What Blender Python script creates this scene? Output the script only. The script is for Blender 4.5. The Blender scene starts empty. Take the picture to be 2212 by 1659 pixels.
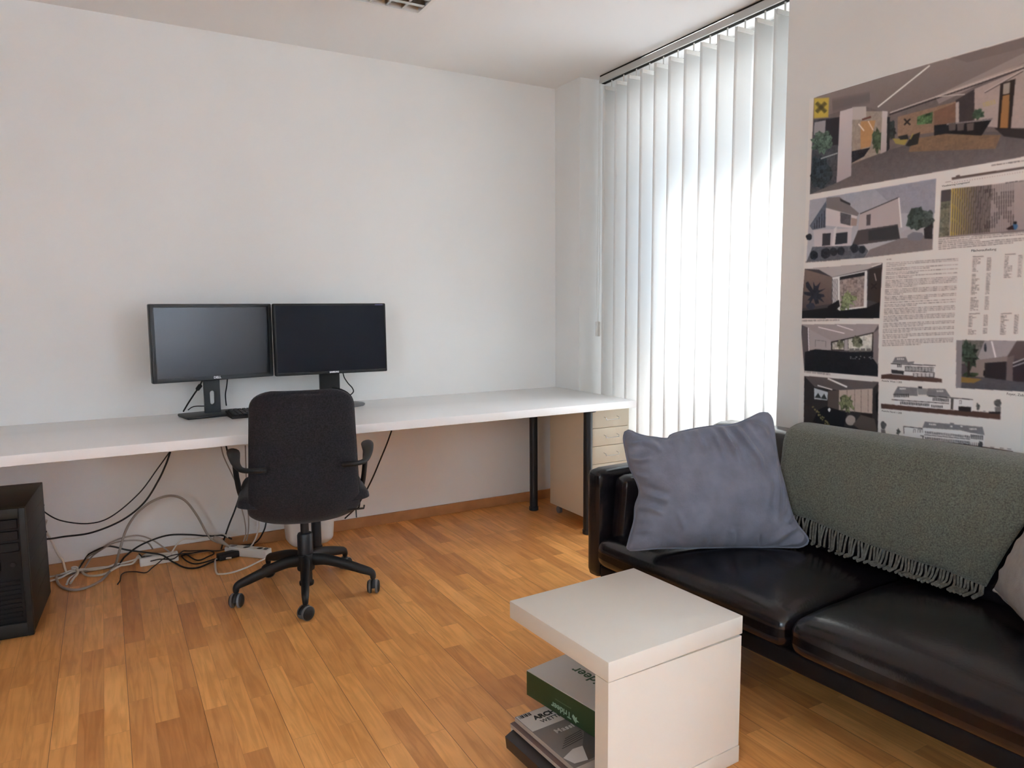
import bpy, bmesh, math, random
import numpy as np
from mathutils import Vector, Matrix, noise
random.seed(7)
PI = math.pi
SC = bpy.context.scene
COL = SC.collection

# ------------------------------------------------------------------ camera
F_PX, IMG_W, IMG_H = 1559.15, 2212, 1659
YAW, PITCH, ROLL, CAM_Z = .51333, .10571, -.00721, 1.254
fw = Vector((math.sin(YAW)*math.cos(PITCH), math.cos(YAW)*math.cos(PITCH), -math.sin(PITCH)))
r0 = Vector((math.cos(YAW), -math.sin(YAW), 0)); u0 = r0.cross(fw)
CR = r0*math.cos(ROLL) + u0*math.sin(ROLL); CU = -r0*math.sin(ROLL) + u0*math.cos(ROLL)
CO = Vector((0, 0, CAM_Z))
cd = bpy.data.cameras.new('camera'); cam = bpy.data.objects.new('camera', cd); COL.objects.link(cam)
cd.sensor_width = 36; cd.lens = F_PX*36/IMG_W; cd.clip_start = .05
cam.matrix_world = Matrix(((CR.x, CU.x, -fw.x, 0), (CR.y, CU.y, -fw.y, 0), (CR.z, CU.z, -fw.z, CAM_Z), (0, 0, 0, 1)))
SC.camera = cam

def ray(x, y): return fw + CR*((x-1106)/F_PX) - CU*((y-829.5)/F_PX)
def at_z(x, y, z=0.0): d = ray(x, y); return CO + d*((z-CO.z)/d.z)
def at_y(x, y, Y): d = ray(x, y); return CO + d*(Y/d.y)
def at_x(x, y, X): d = ray(x, y); return CO + d*(X/d.x)

# ------------------------------------------------------------------ room numbers
D, W, H = 3.962, 2.5596, 2.6175
XL, YR = -2.7, -2.7             # left wall, rear wall
YC0, YC1 = 2.17, 3.69           # window recess along the right wall
XW = 2.88                       # window wall inside the recess

# ------------------------------------------------------------------ materials
def mat(name, col, rough=.5, spec=.5, metal=0, bump=0, bscale=60, var=0, vscale=8, coat=0, sheen=0, bstretch=(1, 1, 1), vcol=None):
    m = bpy.data.materials.new(name); m.use_nodes = True
    nt = m.node_tree; N = nt.nodes; L = nt.links; b = N['Principled BSDF']
    b.inputs['Base Color'].default_value = (*col, 1); b.inputs['Roughness'].default_value = rough
    b.inputs['Metallic'].default_value = metal; b.inputs['Specular IOR Level'].default_value = spec
    if coat: b.inputs['Coat Weight'].default_value = coat; b.inputs['Coat Roughness'].default_value = .14
    if sheen: b.inputs['Sheen Weight'].default_value = sheen; b.inputs['Sheen Roughness'].default_value = .4
    tc = N.new('ShaderNodeTexCoord')
    if var:
        n = N.new('ShaderNodeTexNoise'); n.inputs['Scale'].default_value = vscale; n.inputs['Detail'].default_value = 4
        L.new(tc.outputs['Object'], n.inputs['Vector'])
        r = N.new('ShaderNodeValToRGB')
        c2 = vcol or tuple(min(1, c*(1+var)) for c in col); c1 = tuple(c*(1-var) for c in col)
        r.color_ramp.elements[0].position = .3; r.color_ramp.elements[1].position = .7
        r.color_ramp.elements[0].color = (*c1, 1); r.color_ramp.elements[1].color = (*c2, 1)
        L.new(n.outputs['Fac'], r.inputs['Fac']); L.new(r.outputs['Color'], b.inputs['Base Color'])
    if bump:
        mp = N.new('ShaderNodeMapping'); mp.inputs['Scale'].default_value = bstretch
        L.new(tc.outputs['Object'], mp.inputs['Vector'])
        n = N.new('ShaderNodeTexNoise'); n.inputs['Scale'].default_value = bscale; n.inputs['Detail'].default_value = 5
        L.new(mp.outputs['Vector'], n.inputs['Vector'])
        bp = N.new('ShaderNodeBump'); bp.inputs['Strength'].default_value = bump; bp.inputs['Distance'].default_value = .004
        L.new(n.outputs['Fac'], bp.inputs['Height']); L.new(bp.outputs['Normal'], b.inputs['Normal'])
    return m

M = {}
M['wall'] = mat('wall_paint', (.80, .80, .785), .9, .15, bump=.06, bscale=220, var=.015, vscale=2.5)
M['wall_absorber'] = mat('dark_falloff_wall', (.22, .175, .14), .9, .15)  # unseen left wall darkened so light falls off on that side
M['ceil'] = mat('ceiling_paint', (.83, .82, .805), .92, .1, bump=.03, bscale=200)
M['white_lam'] = mat('white_laminate', (.85, .845, .84), .27, .4, var=.008, vscale=3)
M['white_table'] = mat('white_lacquer', (.75, .71, .63), .4, .4, var=.01, vscale=3)
M['black_metal'] = mat('black_powder_coat', (.012, .013, .017), .42, .5, bump=.05, bscale=400)
M['plastic'] = mat('black_plastic', (.011, .011, .012), .5, .35, bump=.03, bscale=500)
M['plastic_dk'] = mat('dark_slate_plastic', (.022, .026, .03), .42, .5, bump=.03, bscale=500)
M['screen'] = mat('matte_screen', (.007, .009, .014), .30, .9, bump=.02, bscale=900)
M['screen2'] = mat('matte_screen_dark', (.006, .006, .011), .30, .12, bump=.02, bscale=900)
M['logo'] = mat('silver_lettering', (.75, .76, .78), .35, .5, metal=.2)
M['chair'] = mat('charcoal_wool', (.024, .0225, .028), .95, .2, bump=.5, bscale=380, var=.35, vscale=160, sheen=.12)
M['chair_seam'] = mat('charcoal_seam', (.012, .011, .013), .9, .2, bump=.4, bscale=400)
M['grey_rub'] = mat('grey_rubber', (.16, .16, .165), .6, .4)
M['leather'] = mat('black_leather', (.009, .007, .009), .24, .42, bump=.14, bscale=120, var=.25, vscale=20, coat=.22)
M['leather_seam'] = mat('black_leather_seam', (.006, .005, .006), .62, .22)
M['velvet'] = mat('grey_velvet', (.18, .195, .25), .9, .2, bump=.25, bscale=150, var=.14, vscale=16, sheen=.15)
M['linen'] = mat('pale_linen', (.36, .34, .325), .95, .15, bump=.5, bscale=300, var=.08, vscale=40)
M['wool'] = mat('grey_green_wool', (.138, .145, .118), .97, .15, bump=.8, bscale=260, var=.40, vscale=210, sheen=.3)
M['fringe'] = mat('wool_fringe', (.16, .155, .135), .97, .15, bump=.8, bscale=300, var=.3, vscale=100)
M['cable_black'] = mat('black_cable', (.012, .011, .011), .5, .4)
M['cable_brown'] = mat('dark_brown_cable', (.022, .015, .012), .5, .4)
M['cable_white'] = mat('off_white_cable', (.68, .63, .56), .5, .4)
M['cable_grey'] = mat('grey_cable', (.33, .29, .25), .5, .4)
M['white_plastic'] = mat('white_plastic', (.72, .70, .66), .4, .45)
M['cream'] = mat('cream_steel', (.68, .615, .49), .42, .4, var=.01, vscale=4)
M['cream_side'] = M['cream']
M['chrome'] = mat('chrome_wire', (.55, .55, .55), .2, .5, metal=1)
M['steel'] = mat('brushed_steel', (.62, .62, .60), .22, .5, metal=1, bump=.02, bscale=300, bstretch=(1, 20, 1))
M['lamp_frame'] = mat('lamp_white_frame', (.78, .77, .74), .4, .4)
M['box_green'] = mat('green_cardboard', (.030, .055, .018), .55, .4, var=.06, vscale=10)
M['box_white'] = mat('white_cardboard', (.60, .58, .55), .6, .3)
M['print_green'] = mat('green_print', (.05, .10, .055), .6, .3)
M['print_pale'] = mat('pale_green_print', (.30, .42, .30), .6, .3)
M['ink'] = mat('black_ink', (.02, .02, .022), .6, .3)
M['paper_white'] = mat('white_paper_print', (.72, .70, .68), .6, .3)
M['mag_grey'] = mat('magazine_grey', (.19, .17, .16), .4, .45, var=.1, vscale=6)
M['mag_pale'] = mat('magazine_pale', (.60, .57, .54), .4, .45)
M['mag_dark'] = mat('magazine_dark', (.035, .03, .03), .4, .45)
M['mag_pink'] = mat('magazine_edge', (.17, .115, .10), .5, .3)
M['pages'] = mat('page_edges', (.50, .44, .39), .8, .2, bump=.6, bscale=500, bstretch=(.1, .1, 4))
M['pc_case'] = mat('dark_grey_steel', (.014, .0135, .013), .5, .35, bump=.04, bscale=400)
M['pc_front'] = mat('dark_plum_plastic', (.004, .003, .004), .5, .3)
M['rail'] = mat('aluminium_rail', (.56, .555, .53), .45, .4)
M['gap_shade'] = mat('dark_gap_shade', (.03, .027, .022), .9, .1)  # near-black colour stands in for shade in narrow gaps

def oak(name, base, dark, scale=1):
    m = bpy.data.materials.new(name); m.use_nodes = True
    nt = m.node_tree; N = nt.nodes; L = nt.links; b = N['Principled BSDF']
    tc = N.new('ShaderNodeTexCoord')
    mp = N.new('ShaderNodeMapping'); mp.inputs['Rotation'].default_value = (0, 0, PI/2)
    L.new(tc.outputs['Object'], mp.inputs['Vector'])
    br = N.new('ShaderNodeTexBrick'); br.offset = .37; br.offset_frequency = 2; br.squash = 1
    for k, v in (('Scale', 1), ('Mortar Size', .0006), ('Mortar Smooth', .3), ('Bias', 0), ('Brick Width', .47), ('Row Height', .0685)):
        br.inputs[k].default_value = v
    br.inputs['Color1'].default_value = (0, 0, 0, 1); br.inputs['Color2'].default_value = (1, 1, 1, 1); br.inputs['Mortar'].default_value = (.3, .3, .3, 1)
    L.new(mp.outputs['Vector'], br.inputs['Vector'])
    sep = N.new('ShaderNodeSeparateColor'); L.new(br.outputs['Color'], sep.inputs['Color'])
    rp = N.new('ShaderNodeValToRGB'); e = rp.color_ramp.elements
    e[0].position = 0; e[0].color = (*dark, 1); e[1].position = 1; e[1].color = (*base, 1)
    k = e.new(.35); k.color = tuple(.45*a+.55*c for a, c in zip(dark, base)) + (1,)
    k = e.new(.75); k.color = tuple(c*f for c, f in zip(base, (.93, .90, .84))) + (1,)
    L.new(sep.outputs['Red'], rp.inputs['Fac'])
    # grain: rings stretched along the strip, shifted per strip
    add = N.new('ShaderNodeVectorMath'); add.operation = 'ADD'
    mul = N.new('ShaderNodeVectorMath'); mul.operation = 'SCALE'; mul.inputs['Scale'].default_value = 7
    L.new(br.outputs['Color'], mul.inputs[0]); L.new(mp.outputs['Vector'], add.inputs[0]); L.new(mul.outputs['Vector'], add.inputs[1])
    m2 = N.new('ShaderNodeMapping'); m2.inputs['Scale'].default_value = (2.2, 26, 1)
    L.new(add.outputs['Vector'], m2.inputs['Vector'])
    n1 = N.new('ShaderNodeTexNoise'); n1.inputs['Scale'].default_value = 1.6; n1.inputs['Detail'].default_value = 7; n1.inputs['Distortion'].default_value = 1.3
    L.new(m2.outputs['Vector'], n1.inputs['Vector'])
    n2 = N.new('ShaderNodeTexNoise'); n2.inputs['Scale'].default_value = 5; n2.inputs['Detail'].default_value = 3
    L.new(add.outputs['Vector'], n2.inputs['Vector'])
    g = N.new('ShaderNodeValToRGB'); g.color_ramp.elements[0].position = .36; g.color_ramp.elements[0].color = (.80, .72, .62, 1)
    g.color_ramp.elements[1].position = .60; g.color_ramp.elements[1].color = (1.05, 1.05, 1.05, 1)
    L.new(n1.outputs['Fac'], g.inputs['Fac'])
    mx = N.new('ShaderNodeMix'); mx.data_type = 'RGBA'; mx.blend_type = 'MULTIPLY'; mx.inputs[0].default_value = .75
    L.new(rp.outputs['Color'], mx.inputs[6]); L.new(g.outputs['Color'], mx.inputs[7])
    g2 = N.new('ShaderNodeValToRGB'); g2.color_ramp.elements[0].position = .3; g2.color_ramp.elements[0].color = (.86, .80, .74, 1)
    g2.color_ramp.elements[1].position = .65; g2.color_ramp.elements[1].color = (1.06, 1.05, 1.03, 1)
    L.new(n2.outputs['Fac'], g2.inputs['Fac'])
    my = N.new('ShaderNodeMix'); my.data_type = 'RGBA'; my.blend_type = 'MULTIPLY'; my.inputs[0].default_value = .8
    L.new(mx.outputs[2], my.inputs[6]); L.new(g2.outputs['Color'], my.inputs[7])
    # board joints every third strip
    sx = N.new('ShaderNodeSeparateXYZ'); L.new(tc.outputs['Object'], sx.inputs[0])
    md = N.new('ShaderNodeMath'); md.operation = 'PINGPONG'; md.inputs[1].default_value = .0685*1.5
    L.new(sx.outputs['X'], md.inputs[0])
    lt = N.new('ShaderNodeMath'); lt.operation = 'LESS_THAN'; lt.inputs[1].default_value = .0008
    L.new(md.outputs[0], lt.inputs[0])
    mo = N.new('ShaderNodeMath'); mo.operation = 'MAXIMUM'; L.new(lt.outputs[0], mo.inputs[0])
    mf = N.new('ShaderNodeMath'); mf.operation = 'MULTIPLY'; mf.inputs[1].default_value = .35
    L.new(br.outputs['Fac'], mf.inputs[0]); L.new(mf.outputs[0], mo.inputs[1])
    mz = N.new('ShaderNodeMix'); mz.data_type = 'RGBA'
    ms = N.new('ShaderNodeMath'); ms.operation = 'MULTIPLY'; ms.inputs[1].default_value = .75; L.new(mo.outputs[0], ms.inputs[0])
    L.new(ms.outputs[0], mz.inputs[0]); L.new(my.outputs[2], mz.inputs[6]); mz.inputs[7].default_value = (.06, .028, .012, 1)
    L.new(mz.outputs[2], b.inputs['Base Color'])
    b.inputs['Roughness'].default_value = .33; b.inputs['Specular IOR Level'].default_value = .45
    bp = N.new('ShaderNodeBump'); bp.inputs['Strength'].default_value = .12; bp.inputs['Distance'].default_value = .002
    L.new(n1.outputs['Fac'], bp.inputs['Height']); L.new(bp.outputs['Normal'], b.inputs['Normal'])
    return m
M['oak'] = oak('oak_parquet', (.93, .475, .160), (.61, .262, .082))
M['oak_trim'] = mat('oak_trim', (.46, .22, .09), .45, .4, bump=.2, bscale=30, bstretch=(1, 12, 12), var=.15, vscale=12)

def fabric_slat():
    m = bpy.data.materials.new('translucent_blind_fabric'); m.use_nodes = True
    nt = m.node_tree; N = nt.nodes; L = nt.links
    for n in list(N):
        if n.type == 'BSDF_PRINCIPLED': N.remove(n)
    out = [n for n in N if n.type == 'OUTPUT_MATERIAL'][0]
    a = N.new('ShaderNodeBsdfDiffuse'); a.inputs['Color'].default_value = (.87, .865, .845, 1)
    t = N.new('ShaderNodeBsdfTranslucent'); t.inputs['Color'].default_value = (.82, .815, .80, 1)
    w = N.new('ShaderNodeTexNoise'); w.inputs['Scale'].default_value = 240
    tc = N.new('ShaderNodeTexCoord'); L.new(tc.outputs['Object'], w.inputs['Vector'])
    bp = N.new('ShaderNodeBump'); bp.inputs['Strength'].default_value = .1; bp.inputs['Distance'].default_value = .001
    L.new(w.outputs['Fac'], bp.inputs['Height']); L.new(bp.outputs['Normal'], a.inputs['Normal'])
    mx = N.new('ShaderNodeMixShader'); mx.inputs[0].default_value = .18
    L.new(a.outputs[0], mx.inputs[1]); L.new(t.outputs[0], mx.inputs[2]); L.new(mx.outputs[0], out.inputs['Surface'])
    return m
M['slat'] = fabric_slat()
def glass(name, tc):
    m = bpy.data.materials.new(name); m.use_nodes = True
    nt = m.node_tree; N = nt.nodes; L = nt.links
    for n in list(N):
        if n.type == 'BSDF_PRINCIPLED': N.remove(n)
    out = [n for n in N if n.type == 'OUTPUT_MATERIAL'][0]
    t = N.new('ShaderNodeBsdfTransparent'); t.inputs['Color'].default_value = (*tc, 1)
    g = N.new('ShaderNodeBsdfGlossy'); g.inputs['Roughness'].default_value = .02
    mx = N.new('ShaderNodeMixShader'); mx.inputs[0].default_value = .06
    L.new(t.outputs[0], mx.inputs[1]); L.new(g.outputs[0], mx.inputs[2]); L.new(mx.outputs[0], out.inputs['Surface'])
    return m
M['glass'] = glass('window_glass', (.95, .97, .97)); M['dimming_glass'] = glass('tinted_dimming_glass', (.33, .335, .34))  # second glass is tinted to dim sky and sun at the blind
def diffuser(name, tc):
    m = bpy.data.materials.new(name); m.use_nodes = True
    nt = m.node_tree; N = nt.nodes; L = nt.links
    for n in list(N):
        if n.type == 'BSDF_PRINCIPLED': N.remove(n)
    out = [n for n in N if n.type == 'OUTPUT_MATERIAL'][0]
    a = N.new('ShaderNodeBsdfDiffuse'); a.inputs['Color'].default_value = (.75, .74, .72, 1)
    t = N.new('ShaderNodeBsdfTranslucent'); t.inputs['Color'].default_value = (*tc, 1)
    mx = N.new('ShaderNodeMixShader'); mx.inputs[0].default_value = .8
    L.new(a.outputs[0], mx.inputs[1]); L.new(t.outputs[0], mx.inputs[2]); L.new(mx.outputs[0], out.inputs['Surface'])
    return m
M['diffuser'] = diffuser('added_diffuser_glass', (.31, .305, .30)); M['diffuser_cool'] = diffuser('added_diffuser_cool', (.55, .585, .63)); M['diffuser_grey'] = diffuser('added_diffuser_grey', (.30, .30, .30))  # invented diffusing panes that spread the sun as soft fill

# ------------------------------------------------------------------ mesh helpers
class B:
    def __init__(s): s.bm = bmesh.new(); s.mi = 0
    def _tag(s, faces):
        for f in faces: f.material_index = s.mi
    def box(s, x0, x1, y0, y1, z0, z1, bev=0, seg=2, mtx=None):
        r = bmesh.ops.create_cube(s.bm, size=1); vs = r['verts']
        for v in vs: v.co = Vector(((x0+x1)/2+v.co.x*(x1-x0), (y0+y1)/2+v.co.y*(y1-y0), (z0+z1)/2+v.co.z*(z1-z0)))
        fs = set(f for v in vs for f in v.link_faces)
        if bev:
            es = set(e for v in vs for e in v.link_edges)
            rr = bmesh.ops.bevel(s.bm, geom=list(es), offset=bev, segments=seg, profile=.5, affect='EDGES')
            vs = list(set(v for f in rr['faces'] for v in f.verts) | set(v for v in vs if v.is_valid))
            fs = set(f for v in vs for f in v.link_faces)
        if mtx is not None:
            for v in vs: v.co = mtx @ v.co
        s._tag(fs); return s
    def tube(s, pts, r, seg=8, cap=True, flat=None, up=None, mtx=None):
        pts = [Vector(p) for p in pts]; n = len(pts)
        rs = r if isinstance(r, (list, tuple)) else [r]*n
        rings = []; prev = None
        for i, p in enumerate(pts):
            t = (pts[min(i+1, n-1)] - pts[max(i-1, 0)])
            if t.length < 1e-9: t = Vector((0, 0, 1))
            t.normalize()
            if prev is None:
                a = Vector(up) if up else (Vector((0, 0, 1)) if abs(t.z) < .9 else Vector((1, 0, 0)))
            else: a = prev
            a = a - t*a.dot(t)
            if a.length < 1e-6: a = Vector((1, 0, 0)) - t*t.x
            a.normalize(); prev = a; b = t.cross(a)
            fl = flat[i] if isinstance(flat, (list, tuple)) else (flat or 1)
            ring = []
            for k in range(seg):
                an = 2*PI*k/seg
                co = p + a*(math.cos(an)*rs[i]*fl) + b*(math.sin(an)*rs[i])
                if mtx is not None: co = mtx @ co
                ring.append(s.bm.verts.new(co))
            rings.append(ring)
        fs = []
        for i in range(n-1):
            for k in range(seg):
                k2 = (k+1) % seg
                fs.append(s.bm.faces.new((rings[i][k], rings[i][k2], rings[i+1][k2], rings[i+1][k])))
        if cap:
            fs.append(s.bm.faces.new(rings[0][::-1])); fs.append(s.bm.faces.new(rings[-1]))
        s._tag(fs); return s
    def lathe(s, prof, seg=24, mtx=None):
        rings = []
        for (r, z) in prof:
            ring = []
            for k in range(seg):
                a = 2*PI*k/seg; co = Vector((r*math.cos(a), r*math.sin(a), z))
                if mtx is not None: co = mtx @ co
                ring.append(s.bm.verts.new(co))
            rings.append(ring)
        fs = []
        for i in range(len(rings)-1):
            for k in range(seg):
                k2 = (k+1) % seg; fs.append(s.bm.faces.new((rings[i][k], rings[i][k2], rings[i+1][k2], rings[i+1][k])))
        fs.append(s.bm.faces.new(rings[0][::-1])); fs.append(s.bm.faces.new(rings[-1]))
        s._tag(fs); return s
    def grid(s, fn, nu, nv, close_u=False):
        vs = [[s.bm.verts.new(fn(i/nu, j/nv)) for j in range(nv+1)] for i in range(nu if close_u else nu+1)]
        fs = []
        for i in range(nu):
            i2 = (i+1) % nu if close_u else i+1
            for j in range(nv): fs.append(s.bm.faces.new((vs[i][j], vs[i2][j], vs[i2][j+1], vs[i][j+1])))
        s._tag(fs); return vs
    def prism(s, poly, h0, h1, fn):
        """poly of 2D points extruded between h0 and h1; fn(u, v, h) -> point"""
        a = [s.bm.verts.new(fn(u, v, h0)) for u, v in poly]; b = [s.bm.verts.new(fn(u, v, h1)) for u, v in poly]
        n = len(poly); fs = [s.bm.faces.new(a[::-1]), s.bm.faces.new(b)]
        for i in range(n): j = (i+1) % n; fs.append(s.bm.faces.new((a[i], a[j], b[j], b[i])))
        s._tag(fs); return s
    def rbox(s, hx, hy, hz, r, n=10, deform=None, c=(0, 0, 0)):
        """soft rounded box of half sizes hx, hy, hz"""
        t = bmesh.new(); bmesh.ops.create_cube(t, size=2)
        bmesh.ops.subdivide_edges(t, edges=t.edges[:], cuts=n, use_grid_fill=True)
        mp = {}
        for v in t.verts:
            # denser sampling near the edges
            q = Vector([math.copysign(1-(1-abs(a))**1.35, a) for a in v.co])
            p = Vector((q.x*hx, q.y*hy, q.z*hz))
            i = Vector((max(-hx+r, min(hx-r, p.x)), max(-hy+r, min(hy-r, p.y)), max(-hz+r, min(hz-r, p.z))))
            dlt = p-i
            if dlt.length > 1e-9: p = i + dlt.normalized()*r
            if deform: p = deform(p)
            mp[v] = s.bm.verts.new(p + Vector(c))
        s._tag([s.bm.faces.new([mp[v] for v in f.verts]) for f in t.faces]); t.free(); return s

def obj(name, b, m, parent=None, smooth=40, loc=None, rz=None):
    me = bpy.data.meshes.new(name); bmesh.ops.recalc_face_normals(b.bm, faces=b.bm.faces[:]); b.bm.to_mesh(me); b.bm.free()
    for x in (m if isinstance(m, (list, tuple)) else [m]): me.materials.append(M[x] if isinstance(x, str) else x)
    if smooth:
        me.polygons.foreach_set('use_smooth', [True]*len(me.polygons)); me.set_sharp_from_angle(angle=math.radians(smooth))
    o = bpy.data.objects.new(name, me); COL.objects.link(o)
    if parent: o.parent = parent
    if loc: o.location = loc
    if rz: o.rotation_euler = (0, 0, rz)
    return o
def tag(o, label, cat, group=None):
    o['label'] = label; o['category'] = cat
    if group: o['group'] = group
    return o
def thing(name, label, cat, loc=(0, 0, 0), rz=0, group=None):
    o = bpy.data.objects.new(name, None); COL.objects.link(o); o.location = loc; o.rotation_euler = (0, 0, rz); o.empty_display_size = .1
    return tag(o, label, cat, group)
def struct(name, b, m, parent=None, smooth=0):
    o = obj(name, b, m, parent, smooth)
    if not parent: o['kind'] = 'structure'
    return o
def spline(pts, n=10):
    P = [Vector(p) for p in pts]; P = [P[0]*2-P[1]] + P + [P[-1]*2-P[-2]]; out = []
    for i in range(1, len(P)-2):
        a, b, c, d = P[i-1:i+3]
        for k in range(n):
            t = k/n
            out.append(.5*((2*b) + (c-a)*t + (2*a-5*b+4*c-d)*t*t + (3*b-a-3*c+d)*t**3))
    out.append(P[-2]); return out
def lettering(name, text, size, m, parent, mtx, extrude=.0004, font_spacing=1.0, align='LEFT', shear=0, bold=0):
    cu = bpy.data.curves.new(name, 'FONT'); cu.body = text; cu.size = size; cu.extrude = extrude; cu.space_character = font_spacing
    cu.align_x = align; cu.shear = shear; cu.offset = bold; cu.resolution_u = 4
    tmp = bpy.data.objects.new(name+'_tmp', cu); COL.objects.link(tmp)
    dg = bpy.context.evaluated_depsgraph_get(); dg.update()
    me = bpy.data.meshes.new_from_object(tmp.evaluated_get(dg)); bpy.data.objects.remove(tmp); bpy.data.curves.remove(cu)
    me.materials.clear(); me.materials.append(M[m]); me.name = name
    o = bpy.data.objects.new(name, me); COL.objects.link(o); o.parent = parent; o.matrix_local = mtx
    return o
def basis(x, y, z, o): return Matrix(((x[0], y[0], z[0], o[0]), (x[1], y[1], z[1], o[1]), (x[2], y[2], z[2], o[2]), (0, 0, 0, 1)))

# ------------------------------------------------------------------ room shell
b = B(); b.box(XL-.1, 3.0, YR-.1, D+.1, -.12, 0); struct('floor', b, 'oak')
b = B(); b.box(XL-.1, 3.0, YR-.1, D+.1, H, H+.12); struct('ceiling', b, 'ceil')
b = B(); b.box(XL-.1, 3.0, D, D+.1, 0, H); struct('wall_back', b, 'wall')
LY0, LY1, LZ0, LZ1 = -2.4, -1.0, 1.1, 2.35         # fill window added to the left wall, outside the view
b = B(); b.box(XL-.1, XL, YR, LY0, 0, H); b.box(XL-.1, XL, LY1, D, 0, H); b.box(XL-.1, XL, LY0, LY1, 0, LZ0); b.box(XL-.1, XL, LY0, LY1, LZ1, H)
struct('wall_left', b, 'wall_absorber')
WY0, WY1, WZ0, WZ1 = 2.22, 3.28, .04, 2.56       # window opening in the recess
TRN = 1.02                                     # transom between tinted upper pane and opal lower pane added for low light
RY0, RY1, RZ0, RZ1 = -2.55, -.85, .70, 2.42      # second window of the same wall, behind the camera
b = B()
b.box(W, 3.0, RY1, YC0, 0, H); b.box(W, 3.0, YC1, D, 0, H)
b.box(W, 3.0, YR, RY0, 0, H); b.box(W, 3.0, RY0, RY1, 0, RZ0); b.box(W, 3.0, RY0, RY1, RZ1, H)
b.box(XW, 3.0, YC0, YC1, 0, WZ0); b.box(XW, 3.0, YC0, YC1, WZ1, H)
b.box(XW, 3.0, YC0, WY0, WZ0, WZ1); b.box(XW, 3.0, WY1, YC1, WZ0, WZ1)
struct('wall_right', b, 'wall')
b = B(); b.box(XL, W+.1, YR-.1, YR, 0, H)
struct('wall_rear', b, 'wall')
b = B(); b.box(XL, W-.001, D-.014, D-.0005, 0, .06, .002, 1); struct('baseboard_back', b, 'oak_trim')
b = B(); b.box(W-.014, W-.0005, YR, YC0, 0, .06, .002, 1); struct('baseboard_right', b, 'oak_trim')

def window(n, ax, c, a0, a1, z0, z1, mull, tr=None):
    e = bpy.data.objects.new('window_%d' % n, None); COL.objects.link(e); e['kind'] = 'structure'
    def bx(b, p0, p1, q0, q1, zz0, zz1, bev=.004):
        if ax == 'x': b.box(p0, p1, q0, q1, zz0, zz1, bev, 1)
        else: b.box(q0, q1, p0, p1, zz0, zz1, bev, 1)
    b = B(); t = .055
    bx(b, c-.03, c+.03, a0, a1, z0, z0+t); bx(b, c-.03, c+.03, a0, a1, z1-t, z1)
    bx(b, c-.03, c+.03, a0, a0+t, z0+t, z1-t); bx(b, c-.03, c+.03, a1-t, a1, z0+t, z1-t)
    for mm in mull: bx(b, c-.03, c+.03, mm-.035, mm+.035, z0+t, z1-t)
    for q_ in (tr or ()): bx(b, c-.03, c+.03, a0+t, a1-t, q_-.035, q_+.035)
    obj('window_frame', b, 'white_plastic', e)
    b = B(); bx(b, c-.003, c+.003, a0+t, a1-t, tr[0] if tr else z0+t, tr[1] if tr else z1-t, 0); obj('window_pane', b, 'dimming_glass' if tr else ('diffuser_cool' if n == 2 else 'glass'), e, 0)  # second window's pane is an added diffuser that softens its sun
    if tr:
        b = B(); bx(b, c-.003, c+.003, a0+t, a1-t, z0+t, tr[0], 0); obj('added_diffuser_pane', b, 'diffuser', e, 0)  # lower diffuser added for extra light near the floor
        b = B(); bx(b, c-.003, c+.003, a0+t, a1-t, tr[1], z1-t, 0); obj('added_diffuser_pane', b, 'diffuser_grey', e, 0)  # upper diffuser added to brighten the top of the blind
window(1, 'x', 2.945, WY0, WY1, WZ0, WZ1, [], (TRN, 2.12))
window(2, 'x', 2.95, RY0, RY1, RZ0, RZ1, [RY0+.57, RY0+1.13])
window(3, 'x', XL-.05, LY0, LY1, LZ0, LZ1, [LY0+.7])  # unseen window added to brighten the room from the left

# ------------------------------------------------------------------ vertical blind
BX = 2.672
t = thing('vertical_blind', 'white vertical fabric blind hanging from ceiling rail over the sunny window', 'blind', (BX, 2.85, 0))
b = B(); b.box(-.024, .024, -.66, .765, 2.572, H-.010, .002, 1); obj('head_rail', b, 'rail', t)
b = B()  # dark strips paint the shadow above the rail and inside its groove
b.box(-.020, .022, -.66, .765, H-.0105, H-.0005)
b.box(-.012, .012, -.655, .76, 2.5705, 2.572); obj('rail_gap_shade', b, 'gap_shade', t)
ys = [1.0178*q for q in (3.463, 3.353, 3.242, 3.132, 3.022, 2.912, 2.799, 2.688, 2.577, 2.469, 2.355, 2.247)]
for i, y in enumerate(ys):
    a = math.radians(-2 + 1.0*math.sin(i*2.1))
    def fn(u, v, y=y, a=a):
        s = (u-.5)*.127; c = .0012*(1-(2*u-1)**2)
        return Vector((s*math.cos(a)-c*math.sin(a), y-2.85+s*math.sin(a)+c*math.cos(a), .045+v*(2.532-.045)))
    b = B(); b.grid(fn, 6, 12)
    o = obj('slat', b, 'slat', t, 80)
    md = o.modifiers.new('thick', 'SOLIDIFY'); md.thickness = .0007
    b = B(); b.box(-.052, .052, y-2.85-.0025, y-2.85+.0025, 2.512, 2.5335, .001, 1); b.tube([(0, y-2.85, 2.53), (0, y-2.85, 2.573)], .004, 6)
    obj('slat_hanger', b, 'white_plastic', t)
b = B()
for k in (-1, 1): b.tube(spline([(-.035+.004*k, .745, 2.58), (-.04+.005*k, .74, 2.0), (-.045+.008*k, .737, 1.45), (-.047+.003*k, .735, 1.165)], 8), .0016, 6)
obj('pull_cord', b, 'white_plastic', t)
b = B(); b.box(-.060, -.034, .724, .746, 1.075, 1.165, .006, 3); obj('cord_weight', b, 'white_plastic', t)

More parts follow.
